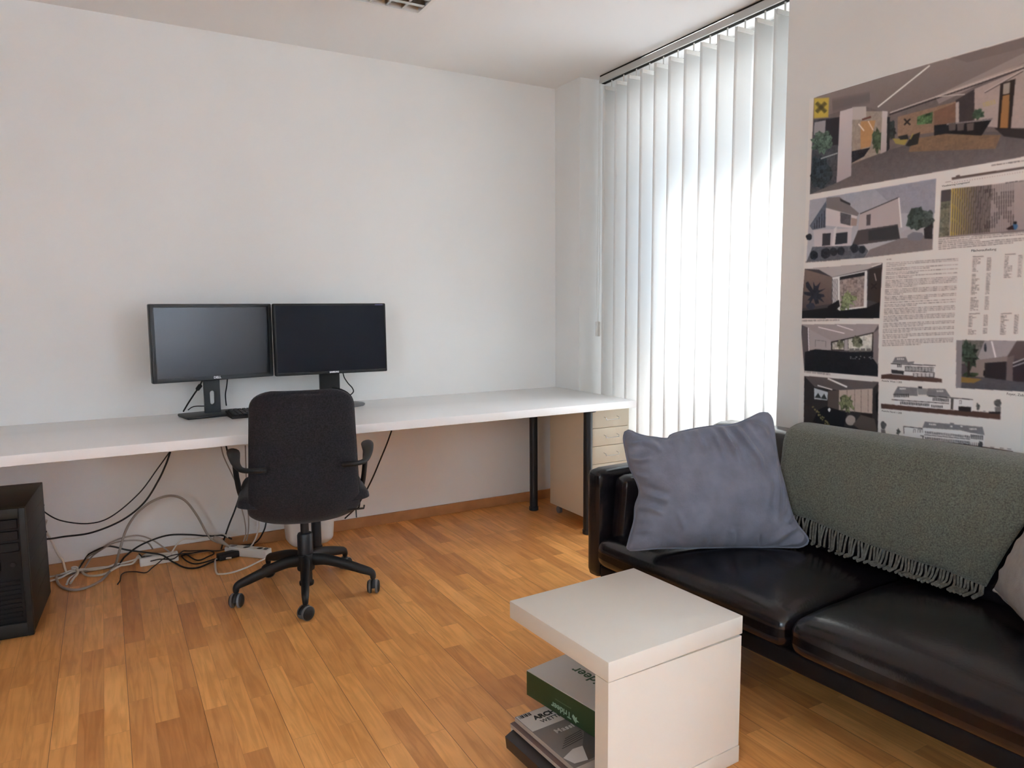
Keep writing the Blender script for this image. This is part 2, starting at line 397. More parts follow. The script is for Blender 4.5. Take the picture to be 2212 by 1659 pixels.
# ------------------------------------------------------------------ ceiling lamp
LX1, LY1, LZ = 1.312, 3.140, 2.555
t = thing('ceiling_lamp', 'white ceiling lamp with a mirrored louvre grid, cut by the photo top', 'lamp', (LX1-.31, LY1-.31, H))
h = .31
b = B()
for (x0, x1, y0, y1) in ((-h, h, h-.016, h), (-h, h, -h, -h+.016), (-h, -h+.016, -h+.016, h-.016), (h-.016, h, -h+.016, h-.016)): b.box(x0, x1, y0, y1, LZ-H, -.0005)
obj('lamp_housing', b, 'lamp_frame', t)
b = B(); b.box(-h+.015, h-.015, -h+.015, h-.015, -.008, -.001); obj('reflector', b, 'steel', t)
b = B()
for k in range(1, 8):
    x = -h+.016 + k*(2*h-.032)/8
    if k:
        b.prism([(x-.005, LZ-H+.0035), (x+.005, LZ-H+.0035), (x+.003, -.03), (x-.003, -.03)], -h+.016, h-.016, lambda u, v, q: Vector((u, q, v)))
for k in range(1, 8):
    y = -h+.016 + k*(2*h-.032)/8
    def fn(u, v, y=y):
        z = LZ-H+.002+v*.045; wdt = .011*(1-v)**1.6+.001
        return Vector((-h+.016+u*(2*h-.032), y + wdt*math.copysign(1, 1), z))
    b.prism([(y-.012, LZ-H+.002), (y+.012, LZ-H+.002), (y+.004, LZ-H+.02), (y+.001, LZ-H+.046), (y-.001, LZ-H+.046), (y-.004, LZ-H+.02)], -h+.016, h-.016, lambda u, v, q: Vector((q, u, v)))
obj('louvre', b, 'steel', t, 20)
for x in (-.22, -.075, .075, .22):
    b = B(); b.tube([(x, -h+.03, -.022), (x, h-.03, -.022)], .008, 12); obj('fluorescent_tube', b, 'lamp_frame', t)

# ------------------------------------------------------------------ desk
DT, TH, DF = .735, .040, .834
t = thing('desk', 'long white desk along the back wall on round black legs', 'desk', (W, D, 0))
b = B(); b.box(-4.3, -.002, -DF, -.001, DT-TH, DT, .0018, 2); obj('desktop', b, 'white_lam', t)
for x, y in ((2.28, 3.2), (2.266, 3.755), (.906, 3.70), (-.55, 3.2), (-1.6, 3.2), (-1.6, 3.75)):
    b = B(); b.lathe([(.027, 0), (.029, .002), (.029, .022), (.025, .024), (.025, DT-TH-.012), (.045, DT-TH-.010), (.045, DT-TH)], 24)
    obj('leg', b, 'black_metal', t, loc=(x-W, y-D, 0))

# ------------------------------------------------------------------ monitors
def monitor(name, label, c, yaw, tilt, w, hgt, bez, scr, case, logo, lsize, slot):
    zc = c[2]; back = .075
    rt = Vector((math.cos(yaw), -math.sin(yaw), 0))
    t = thing(name, label, 'monitor', (c[0], c[1], DT), -yaw, 'computer monitors on the desk')
    # local: x right, y away from viewer, z up; panel tilted about x
    R = Matrix.Translation((0, 0, zc-DT)) @ Matrix.Rotation(-tilt, 4, 'X')
    b = B(); b.box(-w/2, w/2, .0, .034, -hgt/2, hgt/2, .006, 3, R)
    b.box(-w*.36, w*.36, .034, .055, -hgt*.36, hgt*.30, .010, 2, R); obj('casing', b, case, t)
    b = B()
    x0, x1, z0, z1 = -w/2+bez[0], w/2-bez[1], -hgt/2+bez[3], hgt/2-bez[2]
    f = -.0025
    b.box(-w/2+.003, x0, f, .002, -hgt/2+.003, hgt/2-.003, .0012, 2, R); b.box(x1, w/2-.003, f, .002, -hgt/2+.003, hgt/2-.003, .0012, 2, R)
    b.box(x0, x1, f, .002, z1, hgt/2-.003, .0012, 2, R); b.box(x0, x1, f, .002, -hgt/2+.003, z0, .0012, 2, R)
    obj('bezel', b, case, t)
    b = B(); b.box(x0, x1, -.0006, .001, z0, z1, 0, 1, R); obj('screen', b, scr, t, 0)
    mtx = R @ basis((1, 0, 0), (0, 0, 1), (0, -1, 0), (.004, f-.0003, -hgt/2+bez[3]*.38))
    lettering('logo', logo, lsize, 'logo', t, mtx, .0003, align='CENTER', bold=.0006)
    # stand
    b = B()
    if slot:
        zt, sw = zc-DT-.06, .037
        n = 24
        b2 = bmesh.new()
        out = [(-sw, 0), (sw, 0), (sw, zt), (-sw, zt)]
        hole = []
        for k in range(n):
            a = 2*PI*k/n; hx, hz = .0125*math.cos(a), .0125*math.sin(a)
            hole.append((hx, .088 + hz + math.copysign(.022, hz)))
        for y in (back, back+.018):
            o_ = [b.bm.verts.new((x, y, z)) for x, z in out]; h_ = [b.bm.verts.new((x, y, z)) for x, z in hole]
            es = [b.bm.edges.new((q[i], q[(i+1) % len(q)])) for q in (o_, h_) for i in range(len(q))]
            bmesh.ops.triangle_fill(b.bm, edges=es, use_beauty=True)
            if y == back: of, hf = o_, h_
        for q0, q1 in ((of, o_), (hf, h_)):
            for i in range(len(q0)): j = (i+1) % len(q0); b.bm.faces.new((q0[i], q0[j], q1[j], q1[i]))
        b2.free()
        b.box(-.05, .05, .034, back+.01, zc-DT-.07, zc-DT+.05, .004, 2)
    else:
        b.box(-.052, .052, back, back+.03, .006, zc-DT+.05, .005, 2)
        b.box(-.05, .05, .034, back+.01, zc-DT-.06, zc-DT+.05, .004, 2)
    obj('stand_column', b, case, t)
    b = B()
    if slot: b.box(-.145, .145, back-.085, back+.085, 0, .014, .006, 3)
    else:
        b.lathe([(.98, 0), (1, .3), (1, .7), (.95, 1)], 48, Matrix.Translation((0, back+.01, 0)) @ Matrix.Diagonal((.185, .10, .014, 1)))
    obj('stand_base', b, case if slot else 'grey_rub', t)
    return t
mL = monitor('computer_monitor', 'black computer monitor with reflecting screen and a slotted grey stand', (.462, 3.725, 1.098), -.182, -.010, .568, .366, (.020, .018, .017, .022), 'screen', 'plastic_dk', 'DELL', .0155, True)
mR = monitor('computer_monitor', 'slim-bezel dark blue-black computer monitor behind the office chair, on a solid wide stand', (1.024, 3.70, 1.100), .028, .017, .579, .362, (.012, .010, .010, .016), 'screen2', 'plastic', 'SAMSUNG', .0105, False)
b = B(); b.box(.579/2-.060, .579/2-.018, -.0032, -.0024, .362/2-.010, .362/2-.0055); o = obj('sticker', b, mat('violet_sticker', (.10, .09, .20), .5), mR, 0, (0, 0, 1.10-DT)); o['label'] = 'small violet sticker'

# ------------------------------------------------------------------ keyboard
t = thing('computer_keyboard', 'black computer keyboard on the desk behind the chair back', 'keyboard', (.728, 3.70, DT), .06)
b = B(); b.prism([(-.075, 0), (.075, 0), (.075, .024), (-.075, .012)], -.225, .225, lambda u, v, q: Vector((q, u, v)))
obj('keyboard_body', b, 'plastic', t, 20)
b = B()
for r in range(6):
    for c in range(20):
        x = -.212+c*.0213; y = -.060+r*.0225+(0 if r < 5 else .005); z = .0125+(y+.075)*.08
        b.box(x, x+.018, y, y+.0185, z, z+.007, .002, 1)
o = obj('keys', b, 'plastic_dk', t, 20); o['kind'] = 'stuff'

# ------------------------------------------------------------------ office chair
CC = Vector((.722, 3.155, 0)); CA = math.radians(-11)
t = thing('office_chair', 'charcoal fabric office chair on black castors, back turned, pulled to the white desk', 'chair', CC, CA)
def cs_path(v):
    """backrest centre line (ly, z) top to bottom"""
    P = [(-.300, .935), (-.285, .85), (-.262, .72), (-.238, .58), (-.214, .47), (-.165, .395), (-.085, .365)]
    x = v*(len(P)-1); i = min(int(x), len(P)-2); f = x-i
    Q = [Vector((a, b)) for a, b in P]; p0 = Q[max(i-1, 0)]; p1 = Q[i]; p2 = Q[i+1]; p3 = Q[min(i+2, len(Q)-1)]
    return .5*((2*p1)+(p2-p0)*f+(2*p0-5*p1+4*p2-p3)*f*f+(p3-p0+3*p1-3*p2)*f**3)
def cs_half(v):
    z = v
    w = .196+.030*min(1, z/.75)
    if z < .16: w *= (1-((.16-z)/.16)**2.6*.40)
    if z > .80: w *= (1-((z-.80)/.20)**2.2*.30)
    return w
def backfn(u, v):
    c = cs_path(v); e = .004; t_ = cs_path(min(1, v+e))-cs_path(max(0, v-e)); nrm = Vector((-t_.y, t_.x)).normalized()   # rearward/down side
    if nrm.x > 0: nrm = -nrm
    a = u*2*PI
    ca, sa = math.cos(a), math.sin(a)
    x = math.copysign(abs(ca)**.42, ca)*cs_half(v)
    endf = min(1, (min(v, 1-v)/.05))**.5 if min(v, 1-v) < .05 else 1
    th = math.copysign(abs(sa)**.8, sa)*.027*max(.12, endf)
    bow = -.030*(x/.22)**2          # wraps slightly forward at the sides
    p = c + nrm*(th+bow)
    return Vector((x, p.x, p.y))
b = B(); vs = b.grid(backfn, 56, 56, True)
b.bm.faces.new([r[0] for r in vs]); b.bm.faces.new([r[-1] for r in vs][::-1])
bk = obj('backrest', b, 'chair', t, 70)
seam = []
for k in range(60):
    v = k/59*.97; c = cs_path(v); seam.append(Vector((cs_half(v)*.998, c.x+.034, c.y+.004)))
b = B(); b.tube(seam, .0035, 6); obj('piping', b, 'chair_seam', bk)
def sdef(p):
    q = p.copy(); f = (p.y+.24)/.48
    q.x *= 1-.10*max(0, f-.55); q.z += .020*(abs(p.x)/.265)**2.2 - .010*(1-abs(f-.5)*2)
    if p.z < 0: q.x *= .86; q.y = q.y*.92
    return q
b = B(); b.rbox(.268, .235, .050, .045, 10, sdef, (0, .03, .432)); obj('seat', b, 'chair', t, 70)
b = B(); b.lathe([(.03, .325), (.10, .345), (.17, .372), (.20, .39)], 28, Matrix.Translation((0, .02, 0))); obj('seat_pan', b, 'plastic', t, 60)
for k in (-1, 1):
    b = B()
    pts = spline([(k*.145, -.268, .622), (k*.19, -.270, .622), (k*.238, -.245, .624), (k*.262, -.185, .640), (k*.272, -.11, .660), (k*.276, -.04, .664), (k*.277, -.008, .655), (k*.276, .008, .625), (k*.272, .02, .55), (k*.262, .032, .47), (k*.245, .035, .425)], 6)
    n = len(pts)
    def rad(i):
        f = i/(n-1)
        return .0115+.0150*math.exp(-((f-.44)/.16)**2)
    rs = [rad(i) for i in range(n)]
    b.tube(pts, rs, 12, True, flat=[max(.40, .0105/r) for r in rs], up=(0, 0, 1)); obj('armrest', b, 'plastic', t, 60)
    b = B(); b.tube([(k*.150, -.272, .622), (k*.158, -.272, .622)], .011, 12); obj('armrest_cap', b, 'plastic', t, 60)
b = B(); b.tube([(.205, -.195, .412), (.205, -.205, .376)], .0028, 6); b.tube([(.17, -.19, .408), (.24, -.175, .405), (.245, -.15, .41)], .004, 6); obj('tilt_lever', b, 'plastic', t)
b = B(); b.lathe([(.030, .035), (.0315, .04), (.0315, .05), (.026, .052), (.026, .11)], 24); b.lathe([(.036, .105), (.038, .11), (.038, .168), (.034, .178)], 28)
obj('base_hub', b, 'plastic', t, 40)
b = B(); b.lathe([(.0335, .18), (.0335, .262), (.030, .270), (.018, .272), (.018, .34)], 24); obj('gas_column', b, 'black_metal', t, 40)
for k in range(5):
    a = math.radians(39.6+72*k) - CA; R = Matrix.Rotation(a, 4, 'Z')
    b = B()
    pts = spline([(.035, 0, .150), (.09, 0, .150), (.17, 0, .132), (.25, 0, .108), (.285, 0, .097), (.298, 0, .085), (.300, 0, .066)], 5)
    n = len(pts); rs = []
    for i, p in enumerate(pts):
        f = i/(n-1); rs.append(.0165*(1-f)**.9+.0115)
    b.tube(pts, rs, 12, True, flat=[.66+.3*(i/(n-1)) for i in range(n)], up=(0, 1, 0), mtx=R)
    obj('base_arm', b, 'plastic', t, 50)
    sw = (0.5, -0.25, .9, 0.25, 1.0)[k]+math.radians(20)     # how the castor has swivelled
    cR = Matrix.Translation(R @ Vector((.300, 0, 0))) @ Matrix.Rotation(sw, 4, 'Z')
    b = B(); b.tube([(0, 0, .035), (0, 0, .074)], .007, 10, mtx=cR)
    b.tube([(-.014, .010*math.cos(q), .034+.024*math.sin(q)) if False else ((-.004+.026*math.cos(q)), 0, .032+.026*math.sin(q)) for q in [PI*j/10 for j in range(11)]], .0065, 8, flat=1.5, up=(0, 1, 0), mtx=cR)
    ca = obj('castor', b, 'plastic', t, 50)
    for sgn in (-1, 1):
        b = B()
        wm = cR @ Matrix.Translation((0, sgn*.0165, .030)) @ Matrix.Rotation(-sgn*PI/2, 4, 'X')
        b.mi = 0; b.lathe([(.012, .011), (.022, .0095), (.0265, .006), (.0275, .003)], 28, wm)
        b.mi = 1; b.lathe([(.0275, .003), (.0300, .002), (.0300, -.006), (.0275, -.008)], 28, wm)
        obj('wheel', b, ['plastic', 'grey_rub'], ca, 40)

# ------------------------------------------------------------------ computer tower
t = thing('computer_tower', 'dark computer tower standing on the oak floor under the desk', 'computer', (-.303, 3.262, 0), math.radians(-3.9))
b = B(); b.box(-.215, 0, .012, .455, .006, .508, .003, 2)
for z in (.12, .2, .28, .36, .44): b.box(-.0005, .0006, .04, .43, z-.0008, z+.0008)
obj('case', b, 'pc_case', t)
b = B()
b.box(-.217, -.197, -.012, .014, .004, .51, .004, 2); b.box(-.020, .002, -.012, .014, .004, .51, .004, 2); b.box(-.2, -.018, -.012, .014, .47, .51, .004, 2); b.box(-.2, -.018, -.012, .014, .004, .06, .004, 2)
obj('front_frame', b, 'pc_case', t)
b = B(); b.box(-.198, -.019, .004, .012, .055, .475)
for z in (.43, .385, .34): b.box(-.19, -.027, -.001, .006, z, z+.036, .002, 1)
b.box(-.185, -.09, -.001, .006, .27, .31, .002, 1)
for k in range(9): b.box(-.185, -.032, 0, .006, .075+k*.018, .083+k*.018, .001, 1)
obj('front_panel', b, 'pc_front', t)
b = B(); b.tube([(-.05, -.001, .29), (-.05, -.004, .29)], .009, 16); obj('power_button', b, 'pc_case', t)
for x in (-.19, -.025):
    for y in (.05, .41):
        b = B(); b.lathe([(.012, 0), (.014, .006)], 12, Matrix.Translation((x, y, 0))); obj('foot', b, 'plastic', t)

# ------------------------------------------------------------------ waste bin
t = thing('waste_bin', 'white plastic waste bin behind a black desk leg', 'bin', (.905, 3.846, 0))
def binfn(u, v):
    a = u*2*PI; ca, sa = math.cos(a), math.sin(a)
    k = .52; f = .86+.14*v; r = 1
    if v < .12: r = 1-.22*(1-v/.12)**2
    return Vector((math.copysign(abs(ca)**k, ca)*.138*f*r, math.copysign(abs(sa)**k, sa)*.095*f*r, v*.30))
b = B(); vs = b.grid(binfn, 48, 30, True); b.bm.faces.new([r[0] for r in vs])
o = obj('bin_body', b, 'white_plastic', t, 60); md = o.modifiers.new('wall', 'SOLIDIFY'); md.thickness = .003
b = B(); b.tube([binfn(k/48, 1)*1.0 for k in range(49)], .005, 8); obj('rim', b, 'white_plastic', t, 60)

# ------------------------------------------------------------------ drawer unit
t = thing('drawer_unit', 'cream steel drawer unit on small castors under the right end of the desk', 'drawer unit', (2.332, 3.25, 0))
CW, CD, Z0, Z1 = .272, .42, .055, .688
b = B(); b.box(0, .012, 0, CD, Z0, Z1, .003, 2); b.box(CW-.012, CW, 0, CD, Z0, Z1, .003, 2); b.box(.01, CW-.01, 0.001, CD, Z1-.012, Z1, .002, 1); b.box(.01, CW-.01, .001, CD, Z0, Z0+.012, .002, 1); b.box(.01, CW-.01, CD-.01, CD, Z0+.01, Z1-.01)
obj('cabinet_body', b, 'cream', t)
b = B(); b.box(.012, CW-.012, .016, .02, Z0+.012, Z1-.012); obj('inner_shadow', b, 'gap_shade', t)
dh = (Z1-Z0-.02)/6
for k in range(6):
    z0 = Z0+.010+k*dh
    b = B(); b.box(.006, CW-.010, -.004, .014, z0+.0012, z0+dh-.0012, .002, 2); dr = obj('drawer', b, 'cream', t)
    zc = z0+dh*.60
    b = B()
    xa, xb = CW/2-.045, CW/2+.045
    b.tube([(xa, -.003, zc), (xa, -.024, zc-.004), (xa+.001, -.026, zc-.014)], .0022, 8)
    b.tube([(xb, -.003, zc), (xb, -.024, zc-.004), (xb-.001, -.026, zc-.014)], .0022, 8)
    b.tube([(xa+.001, -.026, zc-.014), (xb-.001, -.026, zc-.014)], .0022, 8)
    o = obj('handle', b, 'chrome', dr); o['label'] = 'thin chrome wire handle'
for x in (.035, CW-.035):
    for y in (.04, CD-.05):
        b = B(); b.tube([(x, y, .03), (x, y, .056)], .006, 8); b.tube([(x-.009, y, .021), (x+.009, y, .021)], .021, 20); obj('castor', b, 'grey_rub', t)

# ------------------------------------------------------------------ cables and power strips
def P(kind, x, y, a=None):
    if kind == 'w': return at_y(x, y, a or 3.87)
    return at_z(x, y, a or .007)
def cable(label, pts, r, m, name='power_cable', cat='cable', group=None, n=8):
    q = []
    for p in pts: q.append(Vector(p[1:]) if p[0] == 'p' else P(*p))
    ps = spline(q, n)
    for v in ps: v.z = max(v.z, r+.0006); v.y = min(v.y, D-.022)
    b = B(); b.tube(ps, r, 8); o = obj(name, b, m, None, 70); tag(o, label, cat, group or 'cables under the desk'); return o
w, f = 'w', 'f'
cable('thin black cable sagging from the computer tower up to the desk', [('p', -.275, 3.735, .40), (w, 93, 1103, 3.78), (w, 130, 1124), (w, 190, 1131), (w, 240, 1116), (w, 300, 1066), (w, 340, 1013), (w, 366, 977)], .0030, 'cable_black')
cable('thick black cable rising from the computer tower to the desk underside', [('p', -.275, 3.735, .28), (w, 97, 1164, 3.78), (w, 140, 1159), (w, 200, 1150), (w, 265, 1123), (w, 312, 1085), (w, 342, 1038), (w, 358, 1004), (w, 368, 976)], .0045, 'cable_black')
cable('long off-white cable arching high up the wall from a floor loop to a grey plug', [(w, 472, 1172, 3.84), (w, 452, 1160), (w, 425, 1113), (w, 398, 1080), (w, 365, 1071), (w, 325, 1085), (w, 293, 1112), (w, 272, 1146), (w, 258, 1190, 3.86), (f, 246, 1226), (f, 215, 1256), (f, 168, 1274), (f, 132, 1267), (f, 122, 1244), (f, 137, 1229), (f, 170, 1222), (f, 210, 1221), (f, 255, 1222)], .0058, 'cable_grey')
cable('off-white cable coming down from behind the computer tower to the bundle knot', [('p', -.27, 3.735, .33), (w, 97, 1142, 3.78), (w, 112, 1170), (w, 128, 1201, 3.85), (f, 148, 1220), (f, 170, 1226), (f, 182, 1240), (f, 198, 1244), (f, 225, 1240), (f, 252, 1226), (f, 285, 1209), (w, 302, 1199, 3.91)], .0052, 'cable_white')
cable('off-white cable looped over the bundle with two loose ends', [(f, 144, 1262), (f, 150, 1250), (f, 166, 1238), (f, 171, 1226), (f, 168, 1214, .03), (f, 160, 1210, .035), (f, 157, 1220, .03), (f, 168, 1236, .016), (f, 160, 1248), (f, 152, 1260)], .0052, 'cable_white')
cable('off-white cable lying lowest across the floor toward the tower', [(f, 104, 1256), (f, 128, 1249), (f, 160, 1234, .014), (f, 205, 1226, .014), (f, 250, 1219), (f, 284, 1212), (w, 302, 1203, 3.915)], .0050, 'cable_white')
cable('off-white cable running along the baseboard behind the bundle', [(f, 104, 1247), (f, 128, 1236), (f, 156, 1226, .02), (f, 200, 1231, .016), (f, 240, 1222, .016), (f, 275, 1203, .02), (f, 300, 1198, .03), (f, 335, 1197, .055), (f, 380, 1194, .055)], .0046, 'cable_white')
cable('brown cable arching against the wall from the bundle to the pale power strip', [(f, 168, 1213, .02), (w, 205, 1194), (w, 235, 1174), (w, 268, 1161), (w, 300, 1157), (w, 330, 1167), (w, 358, 1186), (f, 375, 1200, .03)], .0036, 'cable_grey')
cable('grey cable arching low over the wall beside the brown one', [(f, 180, 1217, .012), (w, 215, 1190), (w, 250, 1172), (w, 290, 1167), (w, 318, 1172), (w, 330, 1186, 3.9)], .0036, 'cable_grey')
cable('black cable running up the wall from the bundle to the plug tangle', [(f, 255, 1216), (w, 290, 1186), (w, 325, 1168), (w, 365, 1156), (w, 410, 1155), (w, 450, 1158), (w, 478, 1156), (w, 500, 1164, 3.8)], .0044, 'cable_black')
cable('thin black cable bowing from the white loop past the pale power strip', [(f, 170, 1210, .02), (w, 205, 1190), (w, 235, 1180), (w, 275, 1188), (w, 320, 1194, 3.88), (f, 350, 1199, .052), (f, 372, 1213), (f, 400, 1226), (f, 428, 1226), (f, 458, 1214), (f, 490, 1202), (f, 520, 1185, .02)], .0042, 'cable_black')
cable('thin brown cable wriggling over the floor in front of the pale power strip', [(f, 254, 1262), (f, 259, 1254), (f, 262, 1242), (f, 272, 1236), (f, 292, 1235), (f, 315, 1237), (f, 328, 1227), (f, 342, 1216, .02), (f, 355, 1206, .052), (f, 380, 1198, .055), (f, 420, 1194, .02)], .0028, 'cable_brown')
cable('brown cable hanging in a shallow curve across the pale power strip', [(w, 300, 1196, 3.9), (f, 318, 1212, .015), (f, 345, 1208, .056), (f, 375, 1207, .054), (f, 398, 1189, .03), (f, 425, 1186, .02), (f, 470, 1190, .012), (f, 505, 1180, .03)], .0030, 'cable_brown')
cable('white cable leaving the pale power strip toward the plug tangle', [(f, 370, 1194, .055), (w, 384, 1174), (w, 398, 1164), (w, 420, 1164), (w, 445, 1159), (w, 480, 1154), (w, 492, 1160, 3.8)], .0040, 'cable_white')
cable('dark cable wound between both power strips on the floor', [(f, 395, 1192, .01), (f, 425, 1210), (f, 450, 1202), (f, 462, 1194), (f, 440, 1186, .012), (f, 415, 1188, .012), (f, 392, 1200), (f, 420, 1218), (f, 470, 1206), (f, 510, 1196)], .0036, 'cable_black')
cable('white cable bent in a square hook on the floor by the chair castor', [(f, 500, 1205, .012), (f, 478, 1207), (f, 466, 1209), (f, 465, 1222), (f, 468, 1238), (f, 478, 1240), (f, 500, 1237), (f, 530, 1227), (f, 555, 1215), (f, 578, 1204, .012)], .0046, 'cable_white')
cable('black cable dropping from the desk behind the left chair arm', [(w, 488, 962, 3.85), (w, 494, 984, 3.85), (w, 506, 1010, 3.85), (w, 516, 1034, 3.85), (w, 519, 1062, 3.85), (w, 508, 1100, 3.85), (w, 496, 1130, 3.85), (w, 485, 1162, 3.85), (f, 478, 1186, .03)], .0042, 'cable_black')
cable('thin grey cable dropping beside the black one behind the left chair arm', [(w, 477, 962, 3.86), (w, 484, 988, 3.86), (w, 500, 1022, 3.86), (w, 512, 1050, 3.86), (w, 520, 1090, 3.86), (w, 528, 1122, 3.86), (w, 531, 1150, 3.86), (w, 526, 1170, 3.86)], .0030, 'cable_grey')
cable('pink-grey cable hanging below the chair seat to the plug tangle', [(w, 530, 962, 3.88), (w, 533, 1060, 3.88), (w, 537, 1120, 3.88), (w, 536, 1150, 3.88), (w, 532, 1168, 3.86)], .0034, 'cable_grey')
cable('white cable curving from under the chair seat to the front power strip', [(w, 537, 962, 3.84), (w, 552, 1060, 3.82), (w, 560, 1125, 3.80), (w, 556, 1152, 3.80), (f, 545, 1176, .04), (f, 528, 1190, .03), (f, 505, 1194, .02), (f, 488, 1204)], .0040, 'cable_white')
cable('black cable curving from under the chair seat behind the front power strip', [(w, 585, 962, 3.86), (w, 582, 1060, 3.86), (w, 575, 1128, 3.86), (w, 566, 1154, 3.86), (f, 552, 1172, .03), (f, 530, 1180, .03)], .0042, 'cable_black')
cable('black cable slanting down the wall behind the right chair arm', [(w, 846, 930, 3.88), (w, 836, 958, 3.88), (w, 822, 992, 3.88), (w, 806, 1030, 3.88), (w, 790, 1062, 3.88), (w, 770, 1095, 3.88), (w, 745, 1120, 3.92)], .0044, 'cable_black')

def strip(name, label, A, Bp, wd, hh, m, sockets):
    A = Vector(A); Bp = Vector(Bp); d = Bp-A; L = d.length; a = math.atan2(d.y, d.x)
    t = thing(name, label, 'power strip', (A.x, A.y, 0), a, 'power strips on the floor')
    b = B(); b.box(0, L, -wd/2, wd/2, 0, hh, .006, 3); obj('strip_body', b, m, t)
    for k in range(sockets):
        x = L*(k+.7)/(sockets+.2)
        b = B(); b.lathe([(.019, hh), (.0185, hh+.0015), (.016, hh+.0012), (.015, hh-.0002)], 20, Matrix.Translation((x, 0, 0))); obj('socket', b, 'white_plastic', t)
    b = B(); b.box(.008, .026, -.009, .009, hh-.002, hh+.003, .001, 1); obj('switch', b, 'black_metal', t)
    return t
strip('power_strip', 'pale power strip lying against the baseboard between the cable loops', (.088, 3.905, 0), (.262, 3.905, 0), .05, .042, 'white_plastic', 3)
strip('power_strip', 'white power strip on the floor behind the castors of the office chair', (.665, 3.70, 0), (.49, 3.87, 0), .052, .045, 'white_plastic', 3)
# plug lumps in the tangle
pa, pb = P(w, 462, 1160, 3.80), P(w, 484, 1174, 3.80)
b = B(); b.tube([pa, pa.lerp(pb, .15), pa.lerp(pb, .7), pb, pb+(pb-pa)*.5], [.008, .012, .013, .008, .006], 12); tag(obj('cable_plug', b, 'cable_grey', None, 60), 'grey cylindrical plug at the end of the arching cable', 'plug')
b = B(); b.box(-.06, .06, -.022, .022, 0, .032, .006, 3); tag(obj('power_adapter', b, 'plastic', None, 40, loc=(.49, 3.80, .001), rz=.25), 'black power adapter in the plug tangle behind the white power strip', 'adapter')
b = B(); b.box(-.035, .035, -.02, .02, 0, .028, .006, 3); tag(obj('power_adapter', b, 'plastic', None, 40, loc=(.585, 3.875, .001), rz=-.3), 'small black adapter against the baseboard below the chair seat', 'adapter')

# monitor cables on the desk
def dcable(label, pts, r=.0032, m='cable_black'):
    q = [at_y(x, y, Y) if Y else at_z(x, y, DT+.004) for x, y, Y in pts]
    ps = spline(q, 8)
    for v in ps: v.z = max(v.z, DT+r+.0004); v.y = min(v.y, D-.006)
    b = B(); b.tube(ps, r, 8); tag(obj('monitor_cable', b, m, None, 70), label, 'cable', 'monitor cables on the desk')
dcable('black cable from the slotted-stand monitor down to the desk edge at its left', [(437, 822, 3.80), (430, 836, 3.81), (419, 852, 3.83), (406, 872, 3.86), (396, 889, 3.88)], .0040)
a0, a1 = at_y(434, 831, 3.806), at_y(425, 843, 3.82)
b = B(); b.tube([a0, a0.lerp(a1, .1), a0.lerp(a1, .8), a1], [.006, .0105, .0105, .005], 10); tag(obj('cable_plug', b, 'plastic', None, 50), 'black connector plug under the slotted-stand monitor', 'plug')
dcable('thin black cable hanging right of the slotted monitor stand', [(491, 820, 3.82), (490, 832, 3.85), (487, 852, 3.88), (488, 868, 3.92), (489, 876, 3.93)], .0030)
dcable('thin black cable lying behind the slotted monitor stand base', [(406, 886, 3.93), (414, 880, 3.935), (424, 877.5, 3.94), (445, 877, 3.945), (470, 874, 3.95)], .0026)
dcable('black cable curling from the slim-bezel monitor to its oval base', [(741, 806, 3.80), (744, 816, 3.82), (752, 828, 3.85), (761, 838, 3.87), (763, 847, 3.88), (752, 856, 3.89), (735, 862, 3.9)], .0032)

# ------------------------------------------------------------------ sofa (local x = depth, -y = along, z up)
SF, SA = (1.63, 2.30, 0), .0611
t = thing('sofa', 'black leather two-seat sofa with slim arms beside the poster wall', 'sofa', SF, SA)
SL = 1.90
for y0, y1 in ((-.085, 0), (-SL, -SL+.085)):
    b = B(); b.rbox(.39, abs(y1-y0)/2, .2175, .026, 8, None, (.39, (y0+y1)/2, .4055)); obj('arm', b, 'leather', t, 70)
for yc, s in ((-.126, 1), (-SL+.126, -1)):
    def pd(p, s=s):
        q = p.copy(); k = (1-(p.x/.31)**2)*(1-(p.z/.15)**2)
        q.y += -s*.016*max(0, k) if p.y*s < 0 else 0
        q.x += .012*math.sin(p.z*9)*(p.x < 0); return q
    b = B(); b.rbox(.31, .042, .150, .030, 9, pd, (.365, yc, .452)); obj('arm_cushion', b, 'leather', t, 70)
b = B(); b.box(.006, .76, -SL+.08, -.08, .19, .248, .010, 3); obj('base_frame', b, 'leather_seam', t, 50)
def seatdef(p, hx=.315, hy=.425):
    q = p.copy(); u = p.x/hx; v = p.y/hy
    k = max(0, 1-u*u)*max(0, 1-v*v)
    if p.z > 0:
        q.z += .046*k**.8 - .022
        q.z += .0035*noise.noise(Vector((p.x*9, p.y*7, 1.3)))
    else: q.z += .004
    fr = max(0, -u-.75)/.25
    q.z -= .010*fr*fr if p.z > 0 else 0
    return q
for k, yc in enumerate((-.5185, -1.3815)):
    b = B(); b.rbox(.315, .4275, .070, .040, 18, seatdef, (.283, yc, .318)); sc = obj('seat_cushion', b, 'leather', t, 80)
for yc in (-.5185, -1.3815):
    def bd(p):
        q = p.copy(); u = p.y/.427; w_ = p.z/.192
        k = max(0, 1-u*u)*max(0, 1-w_*w_)
        if p.x < 0: q.x -= .022*k
        q.z -= .006*u*u if p.z > 0 else 0
        q.x += p.z*.30 + .0025*noise.noise(Vector((p.y*8, p.z*8, 4.1))); return q
    b = B(); b.rbox(.072, .4275, .192, .040, 12, bd, (.607, yc, .578)); obj('back_cushion', b, 'leather', t, 80)
b = B(); b.rbox(.045, SL/2, .255, .025, 6, None, (.735, -SL/2, .445)); obj('back_frame', b, 'leather', t, 70)
